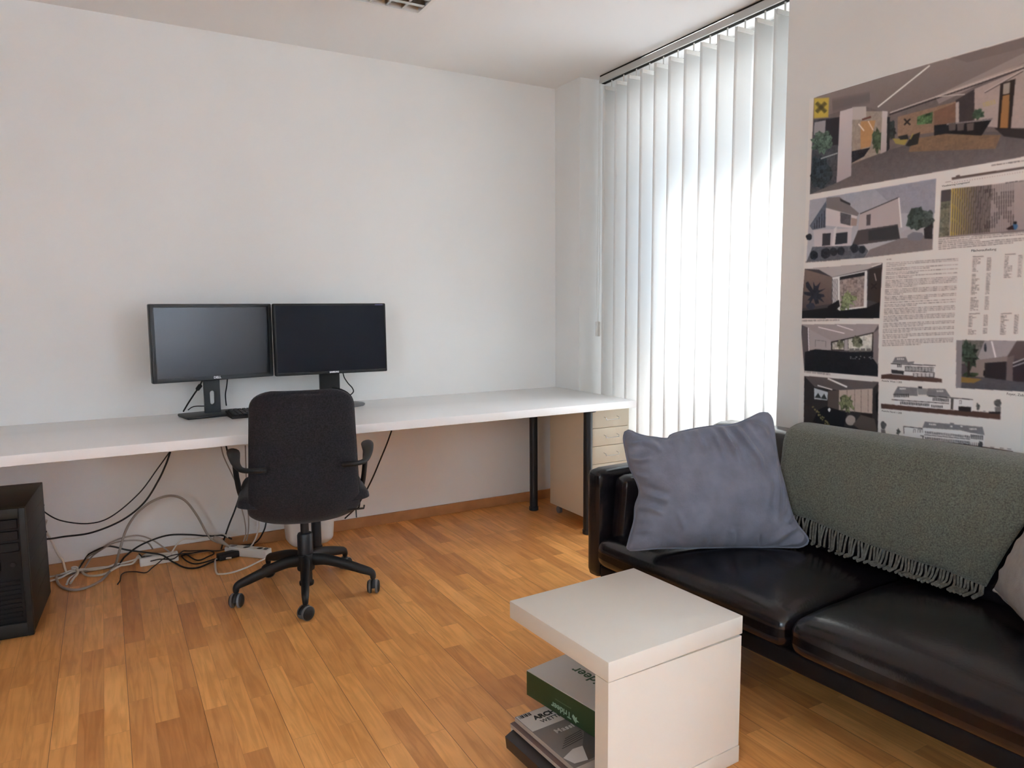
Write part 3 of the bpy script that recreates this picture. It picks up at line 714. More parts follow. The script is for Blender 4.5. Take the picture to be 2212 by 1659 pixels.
for x in (.06, .70):
    for y in (-.06, -SL+.06):
        b = B(); b.box(x-.016, x+.016, y-.016, y+.016, 0, .195, .002, 1); obj('leg', b, 'black_metal', t)

def pillow(name, label, c, thick, m, pinch, seed, parent=None, ncell=72, dips=()):
    """c = BL, BR, TR, TL corner points in sofa space"""
    BL, BR, TR, TL = [Vector(p) for p in c]
    ex = ((BR-BL)+(TR-TL)).normalized(); ey = ((TL-BL)+(TR-BR)).normalized(); n = ex.cross(ey).normalized()
    def edge_in(u, v):
        p = BL.lerp(BR, u).lerp(TL.lerp(TR, u), v)
        a, b_ = 2*u-1, 2*v-1
        p -= ex*(a*pinch[0]*(1-b_*b_)**.8)
        p -= ey*(b_*pinch[1]*(1-a*a)**.8)
        p += ey*(.005*noise.noise(Vector((u*7, seed, v*2)))*abs(b_)**3) + ex*(.006*noise.noise(Vector((seed, v*7, u*2)))*abs(a)**3)
        for (du, w_, amt) in dips:
            if v > .5: p -= ey*amt*math.exp(-((u-du)/w_)**2)*((v-.5)*2)**2
        return p
    def pt(u, v, s):
        a, b_ = 2*u-1, 2*v-1
        k = (max(0, 1-a*a)*max(0, 1-b_*b_))**.46
        p = edge_in(u, v) + n*(s*thick*k)
        if s:
            wr = 0
            # folds radiating from the seams
            ed = min(u, 1-u, v, 1-v)
            wr += .022*math.exp(-ed/.14)*noise.noise(Vector((u*11+seed, v*11, seed)))*min(1, ed/.03)
            ph = u*8+(1-v)*2.2+.55*noise.noise(Vector((u*3, v*3, seed)))
            rid = 1-2*abs(math.sin(PI*ph))**.7
            wr += .060*rid*math.exp(-(1-v)/.24)*min(1, (1-v)/.06)*(.55+.7*noise.noise(Vector((u*4, seed, 2))))
            ph = u*9-v*1.8+.6*noise.noise(Vector((u*3, v*2.5, seed+5)))
            wr += .046*(1-2*abs(math.sin(PI*ph))**.7)*math.exp(-(1-u)/.16)*min(1, (1-u)/.06)*(.5+.8*noise.noise(Vector((seed, v*3, 8))))
            ph = v*7+u*3+.6*noise.noise(Vector((u*3, v*2.5, seed+9)))
            wr += .036*(1-2*abs(math.sin(PI*ph))**.7)*math.exp(-u/.13)*min(1, u/.05)*(.4+.8*noise.noise(Vector((seed, v*3, 3))))
            ph = u*9+.5*noise.noise(Vector((u*4, v*2, seed+2)))
            wr += .026*(1-2*abs(math.sin(PI*ph))**.7)*math.exp(-v/.10)*min(1, v/.05)*(.4+.9*noise.noise(Vector((u*4, seed, 9))))
            fold2 = math.sin((v+u*.25)*26+seed+2*noise.noise(Vector((u*4, v*4, seed+3)))) * math.exp(-(u if noise.noise(Vector((seed, v*4, 0))) < .0 else 1-u)/.16)*min(1, min(u, 1-u)/.05)
            wr += .004*fold2
            wr += .024*noise.noise(Vector((u*3.2, v*3.2, seed+7)))*k
            p += n*(s*wr*.3)
        return p
    N_ = ncell
    t = thing(name, label, 'pillow', SF, SA, 'throw pillows on the sofa')
    b = B(); bm = b.bm; grid = {}
    for s in (1, -1):
        for i in range(N_+1):
            for j in range(N_+1):
                e = i in (0, N_) or j in (0, N_)
                if e and s == -1: grid[i, j, s] = grid[i, j, 1]; continue
                # crowd samples to the border
                u = .5-.5*math.cos(PI*i/N_)*(.35)-(i/N_-.5)*-.65; v = .5-.5*math.cos(PI*j/N_)*.35+(j/N_-.5)*.65
                grid[i, j, s] = bm.verts.new(pt(u, v, 0 if e else s))
    for s in (1, -1):
        for i in range(N_):
            for j in range(N_):
                q = [grid[i, j, s], grid[i+1, j, s], grid[i+1, j+1, s], grid[i, j+1, s]]
                bm.faces.new(q if s == 1 else q[::-1])
    cv = obj('pillow_cover', b, m, t, 80)
    md = cv.modifiers.new('smooth', 'SUBSURF'); md.levels = 1; md.render_levels = 1
    loop = [edge_in(k/20, 0) for k in range(20)] + [edge_in(1, k/20) for k in range(20)] + [edge_in(1-k/20, 1) for k in range(20)] + [edge_in(0, 1-k/20) for k in range(21)]
    b = B(); b.tube(loop, .0042, 8); obj('piping', b, m, cv, 70)
    return t
def velvet_pillow():
    # outline and creases measured on the cushion's own plane; everything below is real relief on that plane
    Rl = Matrix.Translation(SF) @ Matrix.Rotation(SA, 4, 'Z'); Ri = Rl.inverted()
    BL, BR, TL = [Vector(q) for q in ((-.075, -.34, .421), (.425, -.694, .441), (-.040, -.270, .818))]
    ex = (BR-BL).normalized(); n = ex.cross(TL-BL).normalized(); ey = n.cross(ex)
    if n.y > 0: n = -n
    def onp(c):
        x, y = 1300+c[0]/2.538, 872+c[1]/2.538
        o = Ri @ CO; d = (Ri.to_3x3() @ ray(x, y)); t_ = (BL-o).dot(n)/d.dot(n); q = o+d*t_-BL; return Vector((q.dot(ex), q.dot(ey)))
    Lp = [(140, 790), (158, 720), (180, 640), (186, 560), (208, 490), (194, 430), (152, 340), (131, 250), (122, 190), (128, 158)]
    Rp = [(1122, 768), (1126, 735), (1062, 650), (1030, 570), (1000, 450), (962, 300), (942, 150), (932, 90), (918, 62), (908, 54)]
    Bp = [(140, 790), (160, 803), (300, 792), (450, 790), (600, 787), (750, 786), (900, 784), (1040, 786), (1090, 784), (1122, 768)]
    Tp = [(128, 158), (150, 148), (190, 166), (240, 180), (300, 188), (360, 194), (385, 170), (480, 145), (600, 126), (720, 116), (800, 86), (868, 54), (908, 54)]
    def curve(pts):
        q = [onp(c) for c in pts]; q3 = spline([Vector((a.x, a.y, 0)) for a in q], 8); cum = [0]
        for i in range(1, len(q3)): cum.append(cum[-1]+(q3[i]-q3[i-1]).length)
        def f_(s):
            l = s*cum[-1]
            for i in range(1, len(cum)):
                if cum[i] >= l-1e-9: k = (l-cum[i-1])/max(1e-9, cum[i]-cum[i-1]); return q3[i-1].lerp(q3[i], k)
            return q3[-1]
        return f_
    L_, R_, B_, T_ = [curve(c) for c in (Lp, Rp, Bp, Tp)]
    c00, c10, c01, c11 = B_(0), B_(1), T_(0), T_(1)
    strokes = [([(575, 132), (618, 230), (642, 310)], 13, .012), ([(640, 128), (690, 230), (722, 330)], 13, .015), ([(715, 118), (770, 205), (835, 300), (868, 430)], 17, .020), ([(770, 110), (815, 190), (860, 240)], 12, .012), ([(800, 90), (870, 130), (915, 210)], 14, .012),
        ([(500, 140), (522, 215), (535, 270)], 12, .010), ([(430, 160), (450, 220)], 11, .008), ([(925, 290), (947, 470), (937, 640)], 17, .018), ([(978, 330), (990, 480), (975, 610)], 14, .014), ([(885, 330), (895, 450), (880, 560)], 16, .010), ([(1075, 660), (985, 700), (910, 765)], 17, .016), ([(1110, 715), (1070, 775)], 12, .010), ([(1040, 590), (1000, 650)], 14, .012),
        ([(192, 470), (262, 498), (345, 520)], 15, .014), ([(182, 560), (250, 560), (320, 590)], 14, .012), ([(142, 300), (200, 305), (255, 290)], 13, .012), ([(130, 215), (215, 200), (320, 250)], 16, .015), ([(240, 182), (285, 225), (300, 245)], 12, .011), ([(356, 194), (380, 215)], 12, .010), ([(160, 390), (240, 400)], 13, .010), ([(165, 690), (260, 680)], 14, .010),
        ([(688, 690), (702, 770)], 13, .013), ([(395, 590), (432, 690)], 11, .006), ([(560, 730), (550, 785)], 12, .008), ([(830, 720), (845, 780)], 12, .009), ([(300, 750), (290, 790)], 12, .007)]
    st = [([onp(c) for c in q], w_/2.538/560, am) for q, w_, am in strokes]
    def relief(q):
        h = 0
        for pts, sg, am in st:
            best = None; tot = len(pts)-1
            for i in range(tot):
                a, b = pts[i], pts[i+1]; ab = b-a; k = max(-.15, min(1.15, (q-a).dot(ab)/ab.length_squared)); d = q-(a+ab*max(0, min(1, k)))
                sd = d.length*(1 if ab.x*d.y-ab.y*d.x > 0 else -1)
                if best is None or abs(sd) < abs(best[0]): best = (sd, (i+k)/tot)
            sd, al = best
            if abs(sd) < 5*sg:
                fade = math.sin(PI*max(0, min(1, .18+.80*al)))**.6
                h += am*fade*(math.exp(-(sd/sg)**2)-.75*math.exp(-((sd-1.9*sg)/(1.2*sg))**2)-.35*math.exp(-((sd+2*sg)/(1.3*sg))**2))
        return h
    N_ = 110
    def prm(i): x = i/N_; return .5-.5*math.cos(PI*x)*.30+(x-.5)*.70
    def flatp(u, v):
        return B_(u)*(1-v)+T_(u)*v+L_(v)*(1-u)+R_(v)*u-(c00*(1-u)*(1-v)+c10*u*(1-v)+c01*(1-u)*v+c11*u*v)
    def to3(q, h): return BL+ex*q.x+ey*q.y+n*h
    t = thing('throw_pillow', 'grey-blue velvet throw pillow leaning in the far corner of the sofa', 'pillow', SF, SA, 'throw pillows on the sofa')
    b = B(); g = {}
    us = [prm(i) for i in range(N_+1)]
    for s in (1, -1):
        for i in range(N_+1):
            for j in range(N_+1):
                ed = i in (0, N_) or j in (0, N_)
                if ed and s == -1: g[i, j, s] = g[i, j, 1]; continue
                u, v = us[i], us[j]; q = flatp(u, v).to_2d(); a, c = 2*u-1, 2*v-1
                k = (max(0, 1-a*a)*max(0, 1-c*c))**.47
                h = .105*k*(1+.22*c*(c > 0)) + (0 if ed else .010*noise.noise(Vector((u*4, v*4, 3.3)))*min(1, k*3))
                if s == 1 and not ed: h += relief(q)*min(1, k*3.5)
                g[i, j, s] = b.bm.verts.new(to3(q, s*h))
    for s in (1, -1):
        for i in range(N_):
            for j in range(N_):
                q = [g[i, j, s], g[i+1, j, s], g[i+1, j+1, s], g[i, j+1, s]]; b.bm.faces.new(q if s == 1 else q[::-1])
    co = obj('pillow_cover', b, 'velvet', t, 80)
    loop = [to3(q.to_2d(), 0) for q in [B_(k/40) for k in range(40)]+[R_(k/40) for k in range(40)]+[T_(1-k/40) for k in range(40)]+[L_(1-k/40) for k in range(41)]]
    b = B(); b.tube(loop, .0045, 8); obj('piping', b, 'velvet', co, 70)
velvet_pillow()
pillow('throw_pillow', 'pale grey linen throw pillow cut off by the right edge of the photo', [(.435, -1.285, .450), (.10, -1.58, .418), (.22, -1.72, .82), (.56, -1.43, .82)], .085, 'linen', (.012, .016), 5.2)

# throw blanket: draped over the back cushions (modelled from the hem upward and over)
prof = [(.478, .40), (.480, .44), (.482, .50), (.486, .56), (.502, .63), (.530, .70), (.552, .750), (.586, .783), (.640, .797), (.700, .794), (.755, .780), (.795, .745), (.800, .66), (.800, .55)]
pp = spline([(a, 0, z) for a, z in prof], 6)
cum = [0]
for i in range(1, len(pp)): cum.append(cum[-1]+(pp[i]-pp[i-1]).length)
def on_prof(l):
    l = max(0, min(cum[-1]-1e-6, l))
    for i in range(1, len(cum)):
        if cum[i] >= l: f_ = (l-cum[i-1])/(cum[i]-cum[i-1]); return pp[i-1].lerp(pp[i], f_)
def s_of(u, l):
    sl = .575-.075*min(1, max(0, l/.40)); sr = 1.235+.15*min(1, max(0, l/.40))
    return sl+(sr-sl)*u
def hem_l(u): return .104-.062*u + .004*math.sin(u*9)
Ltot = cum[-1]-.02
def thr(u, v):
    l = hem_l(u)+(Ltot-hem_l(u))*v; p = on_prof(l); s = s_of(u, l)
    amp = .004*math.exp(-v/.25)*(1 if l < .45 else .3)
    p = p + Vector((-amp*(1+math.sin(u*21+1.2*math.sin(u*8))) - .002*noise.noise(Vector((u*9, v*8, .5))), 0, 0))
    return Vector((p.x-.006 if l < .42 else p.x, -s, p.z + (.003 if .35 < l < .6 else 0)))
t = thing('throw_blanket', 'grey-green wool throw with fringe draped over the sofa back', 'blanket', SF, SA)
b = B(); b.grid(thr, 60, 60); o = obj('blanket_cloth', b, 'wool', t, 80); md = o.modifiers.new('thick', 'SOLIDIFY'); md.thickness = .006; md.offset = 1
rnd = random.Random(3); b = B()
NF = 66
for k in range(NF):
    u = (k+.5)/NF; p = thr(u, 0); ln = .070+rnd.uniform(-.006, .010); sw = rnd.uniform(-.009, .009); o1 = rnd.uniform(-.010, -.001)
    zf = max(.417, p.z-ln)
    ends = [Vector((p.x+.003, p.y, p.z+.004)), Vector((p.x-.004, p.y+rnd.uniform(-.002, .002), p.z-.004)), Vector((p.x-.006+o1*.5, p.y+sw*.4, p.z-ln*.35)), Vector((p.x-.006+o1, p.y+sw*.8, p.z-ln*.7)), Vector((p.x-.007+o1, p.y+sw, max(zf, p.z-ln*.93))), Vector((p.x-.008+o1-(.0 if p.z-ln > .417 else .012), p.y+sw, zf))]
    for e_ in ends[2:]:
        zc = .419+.004*rnd.random()
        if e_.z < zc or e_.z <= .4171: e_.x -= .75*(zc-(p.z-ln)) if e_ is ends[-1] else .6*max(0, zc-e_.z); e_.z = zc
    q = spline(ends, 3); n = len(q)
    b.tube(q, [.0036+.0012*(1 if i > n-4 else 0) for i in range(n)], 6)
obj('fringe', b, 'fringe', t, 70)

# ------------------------------------------------------------------ side table
TA = math.radians(3.2)
TW, TD, TZ, TS = .472, .434, .42, .050
t = thing('side_table', 'low white cube side table with an open side, standing before the sofa', 'table', (1.2135, 1.5325, 0), TA)
b = B(); b.box(-TW/2, TW/2, -TD/2, TD/2, TZ-TS, TZ, .0015, 2); obj('table_top', b, 'white_table', t)
b = B()
b.prism([(-TW/2+.001, TS), (TW/2-.002, TS), (TW/2-.002, TZ-TS-.0065), (-TW/2+.001, TZ-TS-.0016)], -TD/2+.0012, -TD/2+.05, lambda u, v, q: Vector((u, q, v))); obj('side_panel', b, 'white_table', t)
b = B(); b.box(-TW/2, TW/2, -TD/2, TD/2, 0, TS-.0022, .0015, 2); obj('bottom_shelf', b, 'white_table', t)

# ------------------------------------------------------------------ magazines and box inside the table
def magz(px, py, z): return at_z(px, py, z)
m1 = magz(1112, 1549, .118)
def magazine(label, name, org, rz, w_, l_, z0, z1, droop, cover):
    t = thing(name, label, 'magazine', (org[0], org[1], 0), rz, 'magazines in the side table')
    def zz(x, y): return -droop*max(0, (.09-x)/.09)**2*(1.0-.2*abs(y)/l_)
    b = B()
    for z, mi in ((z0, 0), (z1, 1)):
        pass
    nx, ny = 14, 6
    top = [[b.bm.verts.new((w_*i/nx, -l_*j/ny, z1+zz(w_*i/nx, l_*j/ny))) for j in range(ny+1)] for i in range(nx+1)]
    bot = [[b.bm.verts.new((w_*i/nx+.004*droop/.02*(i == 0), -l_*j/ny, z0+zz(w_*i/nx, l_*j/ny)*.8)) for j in range(ny+1)] for i in range(nx+1)]
    for i in range(nx):
        for j in range(ny):
            f_ = b.bm.faces.new((top[i][j], top[i][j+1], top[i+1][j+1], top[i+1][j])); f_.material_index = 1
            f_ = b.bm.faces.new((bot[i][j], bot[i+1][j], bot[i+1][j+1], bot[i][j+1])); f_.material_index = 1
    for i in range(nx):
        b.bm.faces.new((top[i][0], top[i+1][0], bot[i+1][0], bot[i][0])); b.bm.faces.new((top[i][ny], bot[i][ny], bot[i+1][ny], top[i+1][ny]))
    for j in range(ny):
        b.bm.faces.new((top[nx][j], top[nx][j+1], bot[nx][j+1], bot[nx][j])).material_index = 0
        b.bm.faces.new((top[0][j], bot[0][j], bot[0][j+1], top[0][j+1])).material_index = 2 if droop > .01 else 0
    obj('pages', b, ['pages', cover, cover], t, 50)
    return t
g3 = magazine('dark bent magazine lying lowest in the pile on the table shelf', 'magazine', magz(1091, 1576, .090), .05, .22, .255, .052, .092, .022, 'mag_dark')
b = B()
for poly in ([(.012, -.075), (.05, -.09), (.06, -.13), (.03, -.12)], [(.03, -.16), (.06, -.155), (.055, -.2), (.035, -.19)]):
    b.prism(poly, .0924, .0928, lambda u, v, q: Vector((u, v, q-.022*max(0, (.09-u)/.09)**2)))
obj('cover_print', b, 'mag_pale', g3, 0)
g2 = magazine('pink-edged magazine in the middle of the pile on the table shelf', 'magazine', magz(1102, 1560, .104), .058, .215, .262, .0925, .1045, .004, 'mag_pink')
g1 = magazine('architecture magazine on top of the pile under the green box', 'magazine', m1, .06, .21, .27, .105, .1175, 0, 'mag_grey')
zt = .1177
b = B()
def pr(poly, mi, z=0): b.mi = mi; b.prism(poly, zt+z, zt+z+.0003, lambda u, v, q: Vector((u, v, q)))
pr([(.002, -.002), (.208, -.002), (.208, -.085), (.002, -.085)], 0)
for k in range(9): pr([(.008+k*.0042, -.004), (.0095+k*.0042+.0012*(k % 3), -.004), (.0095+k*.0042+.0012*(k % 3), -.018), (.008+k*.0042, -.018)], 1, .0004)
pr([(.002, -.222), (.045, -.205), (.075, -.208), (.050, -.262), (.012, -.255)], 0)
pr([(.075, -.208), (.150, -.125), (.150, -.262), (.050, -.262)], 3)
pr([(.150, -.125), (.208, -.11), (.208, -.262), (.150, -.262)], 1)
for k in range(5): pr([(.055-.008*k, -.158-.0075*k), (.115-.004*k, -.150-.0075*k), (.115-.004*k, -.152-.0075*k), (.055-.008*k, -.160-.0075*k)], 2, .0002)
obj('cover_print', b, ['mag_pale', 'ink', 'mag_dark', mat('magazine_mid_grey', (.11, .10, .10), .4, .4)], g1, 0)
lettering('title_text', 'ARCHITEKTUR', .0265, 'ink', g1, basis((1, 0, 0), (0, 1, 0), (0, 0, 1), (.040, -.044, zt+.0007)), bold=.0009)
lettering('title_text', 'WETTBEWERBE', .0205, 'ink', g1, basis((1, 0, 0), (0, 1, 0), (0, 0, 1), (.048, -.066, zt+.0007)))
lettering('issue_text', 'Massivbau', .0245, 'mag_pale', g1, basis((1, 0, 0), (0, 1, 0), (0, 0, 1), (.052, -.127, zt+.0003)), font_spacing=1.15, bold=.0005)
c0 = at_z(1137, 1448, .195); c1 = at_z(1218, 1410, .195); BA = math.radians(9.5)
t = thing('cardboard_box', 'flat white-topped green cardboard box lying on the magazines under the table top', 'box', (c0.x, c0.y, 0), BA)
b = B(); b.mi = 0; b.box(0, .26, -.33, 0, .1195, .1945, .0015, 1); 
b.mi = 1; b.box(.0005, .2595, -.3295, -.0005, .1935, .1955, .0006, 1)
obj('box_body', b, ['box_green', 'box_white'], t)
lettering('brand_lettering', 'Trideer', .050, 'print_green', t, basis((0, 1, 0), (-1, 0, 0), (0, 0, 1), (.128, -.235, .1956)), bold=.0008)
lettering('brand_lettering', 'Trideer', .026, 'print_pale', t, basis((0, 1, 0), (0, 0, -1), (-1, 0, 0), (-.0003, -.190, .148)), bold=.0004)
b = B()
b.prism([(-.200, .134), (-.194, .142), (-.198, .149), (-.208, .143), (-.213, .148), (-.212, .139), (-.221, .136), (-.212, .134), (-.209, .128)], -.0007, -.0002, lambda u, v, q: Vector((q, u, v))); obj('deer_emblem', b, 'print_pale', t, 0)
b = B(); b.prism([(-.190, .1605), (-.125, .1605), (-.125, .1630), (-.190, .1630)], -.0006, -.0002, lambda u, v, q: Vector((q, u, v))); obj('tagline_print', b, mat('faint_green_print', (.09, .14, .07), .6), t, 0)

# ------------------------------------------------------------------ poster: print drawn cell by cell into the sheet's colour attribute
PY0, PY1, PZ0, PZ1, CELL = 2.05, 1.193, .700, 2.088, .002
NW, NH = int((PY0-PY1)/CELL)+1, int((PZ1-PZ0)/CELL)+1
def lin(c): c = np.asarray(c, float)/255; return np.where(c < .04045, c/12.92, ((c+.055)/1.055)**2.4)
PAPER = lin((203, 190, 181)); K = .84/PAPER.mean()*np.array((.955, 1.0, 1.05))
img = np.ones((NH, NW, 3))*PAPER
rng = np.random.default_rng(5)
def cv(pt):
    p = at_x(pt[0], pt[1], W); return ((PY0-p.y)/CELL, (PZ1-p.z)/CELL)
def A(a, b): return cv((1700+a/3.318, 60+b/3.318))
def Q(a, b): return cv((1700+a/3.457, 520+b/3.457))
yy, xx = np.mgrid[0:NH, 0:NW]
def mask(poly):
    px = [p[0] for p in poly]; py = [p[1] for p in poly]
    x0, x1 = max(0, int(min(px))), min(NW, int(max(px))+2); y0, y1 = max(0, int(min(py))), min(NH, int(max(py))+2)
    if x1 <= x0 or y1 <= y0: return None
    X = xx[y0:y1, x0:x1]; Y = yy[y0:y1, x0:x1]; acc = np.zeros(X.shape)
    for ox, oy in ((.25, .25), (-.25, .25), (.25, -.25), (-.25, -.25)):
        ins = np.zeros(X.shape, bool); n = len(poly)
        for i in range(n):
            (ax, ay), (bx, by) = poly[i], poly[(i+1) % n]
            if ay == by: continue
            c = ((ay > Y+oy) != (by > Y+oy)) & (X+ox < (bx-ax)*(Y+oy-ay)/(by-ay)+ax); ins ^= c
        acc += ins
    return (slice(y0, y1), slice(x0, x1)), (acc/4)[..., None]
def fill(T, pts, col, op=1.0, mott=0, col2=None):
    poly = [T(*p) for p in pts]; r = mask(poly)
    if r is None: return
    sl, m = r; c = np.ones(img[sl].shape)*lin(col)
    if col2 is not None:
        v = np.linspace(0, 1, c.shape[0])[:, None, None]; c = lin(col)*(1-v)+lin(col2)*v + 0*c
    if mott:
        h, w_ = c.shape[:2]; z = rng.random((h//3+2, w_//3+2)); z = np.kron(z, np.ones((3, 3)))[:h, :w_]
        z2 = rng.random((h//8+2, w_//8+2)); z2 = np.kron(z2, np.ones((8, 8)))[:h, :w_]
        c = c*(1+mott*((z+z2)-1))[..., None]
    img[sl] = img[sl]*(1-m*op)+c*m*op
def blob(T, c, rx, ry, col, n=26, mott=.5, jag=.25, op=1):
    pts = []
    for k in range(n):
        a = 2*PI*k/n; r = 1+jag*(rng.random()-.5)*2; pts.append((c[0]+rx*r*math.cos(a), c[1]+ry*r*math.sin(a)))
    fill(T, pts, col, op, mott)
def line(T, p, q, wd, col, op=1):
    d = Vector((q[0]-p[0], q[1]-p[1])); n = Vector((-d.y, d.x)).normalized()*wd/2
    fill(T, [(p[0]+n.x, p[1]+n.y), (q[0]+n.x, q[1]+n.y), (q[0]-n.x, q[1]-n.y), (p[0]-n.x, p[1]-n.y)], col, op)
def words(T, p, q, wd=6, col=(84, 77, 75), op=.85, fillr=1.0):
    L = math.hypot(q[0]-p[0], q[1]-p[1])*fillr; x = 0; d = ((q[0]-p[0]), (q[1]-p[1])); L0 = math.hypot(*d); d = (d[0]/L0, d[1]/L0)
    while x < L:
        w_ = rng.uniform(10, 42); e = min(L, x+w_)
        line(T, (p[0]+d[0]*x, p[1]+d[1]*x), (p[0]+d[0]*e, p[1]+d[1]*e), wd, col, op*rng.uniform(.7, 1)); x = e+rng.uniform(2.5, 5)
def cross(T, c, r, wd, col, op=1):
    line(T, (c[0]-r, c[1]-r), (c[0]+r, c[1]+r), wd, col, op); line(T, (c[0]-r, c[1]+r), (c[0]+r, c[1]-r), wd, col, op)
# large interior view
fill(A, [(200, 505), (330, 455), (900, 295), (1699, 70), (1760, 55), (1760, 915), (1699, 925), (172, 1195)], (112, 98, 94), 1, .10)
fill(A, [(200, 505), (330, 455), (900, 295), (1760, 55), (1760, 270), (740, 615), (560, 565), (470, 570), (205, 660)], (134, 119, 113), 1, .03, (118, 104, 99))
fill(A, [(1180, 215), (1760, 55), (1760, 130), (1300, 250)], (112, 98, 94), .5)
line(A, (1080, 520), (1760, 190), 60, (162, 146, 138), .5); line(A, (1150, 470), (1760, 250), 24, (178, 160, 150), .45)
fill(A, [(800, 640), (1215, 530), (1215, 730), (800, 785)], (140, 112, 90), 1, .12)
fill(A, [(1060, 600), (1215, 540), (1215, 760), (1060, 770)], (118, 84, 66), .8, .1)
fill(A, [(1215, 520), (1350, 440), (1350, 660), (1215, 700)], (70, 58, 58), 1, .1); fill(A, [(1215, 540), (1238, 530), (1238, 690), (1215, 690)], (165, 150, 142))
fill(A, [(1350, 440), (1760, 270), (1760, 740), (1350, 700)], (160, 141, 132), 1, .05)
fill(A, [(1535, 400), (1645, 365), (1610, 730), (1515, 730)], (54, 40, 36)); fill(A, [(1552, 490), (1602, 480), (1588, 720), (1532, 720)], (152, 108, 60)); fill(A, [(1558, 405), (1604, 392), (1600, 470), (1552, 480)], (150, 135, 122))
words(A, (1410, 555), (1500, 530), 34, (168, 148, 82), .6)
fill(A, [(940, 638), (1052, 602), (1046, 686), (938, 698)], (80, 104, 66), 1, .8); cross(A, (868, 676), 22, 13, (46, 38, 38))
line(A, (740, 625), (1760, 272), 9, (58, 48, 48)); line(A, (745, 610), (1700, 278), 6, (190, 174, 164)); line(A, (1420, 462), (1700, 300), 8, (176, 160, 152)); line(A, (1422, 468), (1700, 312), 6, (66, 54, 54)); line(A, (1080, 495), (1280, 478), 6, (184, 170, 160))
fill(A, [(470, 985), (700, 890), (1060, 780), (1480, 745), (1760, 790), (1760, 915), (1000, 1045), (270, 1175), (172, 1195), (330, 1120)], (92, 83, 82), 1, .10, (112, 101, 98))
fill(A, [(900, 800), (1120, 765), (1540, 770), (1500, 868), (880, 890)], (134, 102, 68), .7, .2)
fill(A, [(1060, 700), (1150, 690), (1480, 650), (1400, 775), (1150, 760), (1060, 775)], (32, 27, 30), 1, .2); fill(A, [(1150, 688), (1478, 652), (1470, 662), (1150, 698)], (130, 118, 116))
fill(A, [(1490, 718), (1760, 722), (1760, 805), (1560, 780)], (44, 36, 38), .9)
for cx in (1190, 1250, 1320): fill(A, [(cx-26, 690), (cx+26, 680), (cx+22, 735), (cx-22, 740)], (96, 84, 80))
blob(A, (1375, 620), 45, 36, (64, 80, 60)); blob(A, (755, 740), 34, 70, (52, 56, 54))
fill(A, [(765, 795), (875, 800), (850, 842), (785, 832)], (152, 132, 62)); fill(A, [(800, 780), (870, 765), (880, 800), (820, 805)], (52, 46, 44)); fill(A, [(855, 845), (905, 770), (962, 748), (945, 835), (880, 852)], (46, 44, 42)); line(A, (890, 800), (910, 760), 8, (150, 130, 60))
fill(A, [(475, 600), (690, 600), (690, 895), (475, 975)], (150, 134, 120), 1, .15); fill(A, [(535, 672), (642, 665), (605, 850), (535, 870)], (172, 130, 82), 1, .06); blob(A, (655, 810), 38, 82, (78, 90, 66)); fill(A, [(475, 570), (575, 565), (575, 660), (475, 660)], (176, 162, 154)); line(A, (520, 690), (560, 740), 8, (210, 195, 180)); line(A, (590, 670), (625, 735), 6, (210, 190, 170)); fill(A, [(470, 885), (605, 860), (560, 925), (470, 972)], (44, 40, 46), 1, .6); line(A, (545, 660), (610, 640), 14, (110, 66, 52))
fill(A, [(690, 598), (728, 600), (722, 885), (678, 905)], (186, 172, 166), 1, 0, (160, 146, 142)); fill(A, [(725, 640), (745, 640), (742, 870), (720, 890)], (44, 42, 44))
fill(A, [(200, 660), (392, 640), (370, 1110), (172, 1195)], (76, 76, 80), 1, .35); fill(A, [(285, 660), (390, 640), (385, 840), (285, 850)], (52, 46, 52)); fill(A, [(205, 680), (285, 665), (280, 760), (200, 770)], (146, 138, 138)); blob(A, (265, 820), 76, 78, (84, 100, 86), 30, .9); blob(A, (250, 1030), 74, 110, (50, 58, 64), 24, .7); line(A, (250, 940), (370, 900), 8, (150, 150, 150))
fill(A, [(388, 600), (478, 575), (468, 1062), (364, 1112)], (184, 170, 166), 1, 0, (158, 146, 146))
line(A, (1028, 272), (658, 570), 9, (216, 204, 192)); 
for k in range(8): # soft, unreadable heading and emblem
    o_ = k*5; fill(A, [(200+o_/3, 505+o_/3), (312-o_/3, 500+o_/3), (306-o_/3, 645-o_/3), (198+o_/3, 652-o_/3)], (186, 158, 46), .32)
for k in range(3): cross(A, (252, 572), 34, 34-9*k, (70, 60, 34), .42)
for k in range(4): fill(A, [(330, 505+k*8), (600, 455+k*8), (602, 520+k*8), (335, 590+k*8)], (98, 88, 88), .22)
# exterior view
fill(A, [(172, 1235), (1075, 1080), (1047, 1590), (145, 1680)], (150, 148, 154), 1, .05, (166, 160, 160))
fill(A, [(640, 1160), (1075, 1085), (1065, 1330), (820, 1330)], (138, 134, 142), .8, .10)
blob(A, (940, 1370), 78, 92, (66, 76, 70), 26, .7); blob(A, (1015, 1380), 42, 76, (78, 86, 80), 20, .7)
fill(A, [(290, 1218), (385, 1212), (525, 1330), (512, 1352), (290, 1292)], (122, 112, 110)); fill(A, [(385, 1222), (462, 1258), (462, 1275), (392, 1244)], (64, 58, 62))
fill(A, [(170, 1420), (290, 1240), (286, 1432), (190, 1450)], (92, 96, 108), 1, .2)
for k in range(5): line(A, (205+k*18, 1400-k*22), (205+k*17, 1440-k*2), 6, (52, 54, 64))
fill(A, [(288, 1292), (512, 1352), (474, 1436), (284, 1418)], (186, 173, 170)); fill(A, [(390, 1322), (468, 1342), (462, 1420), (390, 1402)], (92, 86, 90), 1, .2); fill(A, [(468, 1360), (512, 1372), (505, 1420), (464, 1420)], (150, 128, 120))
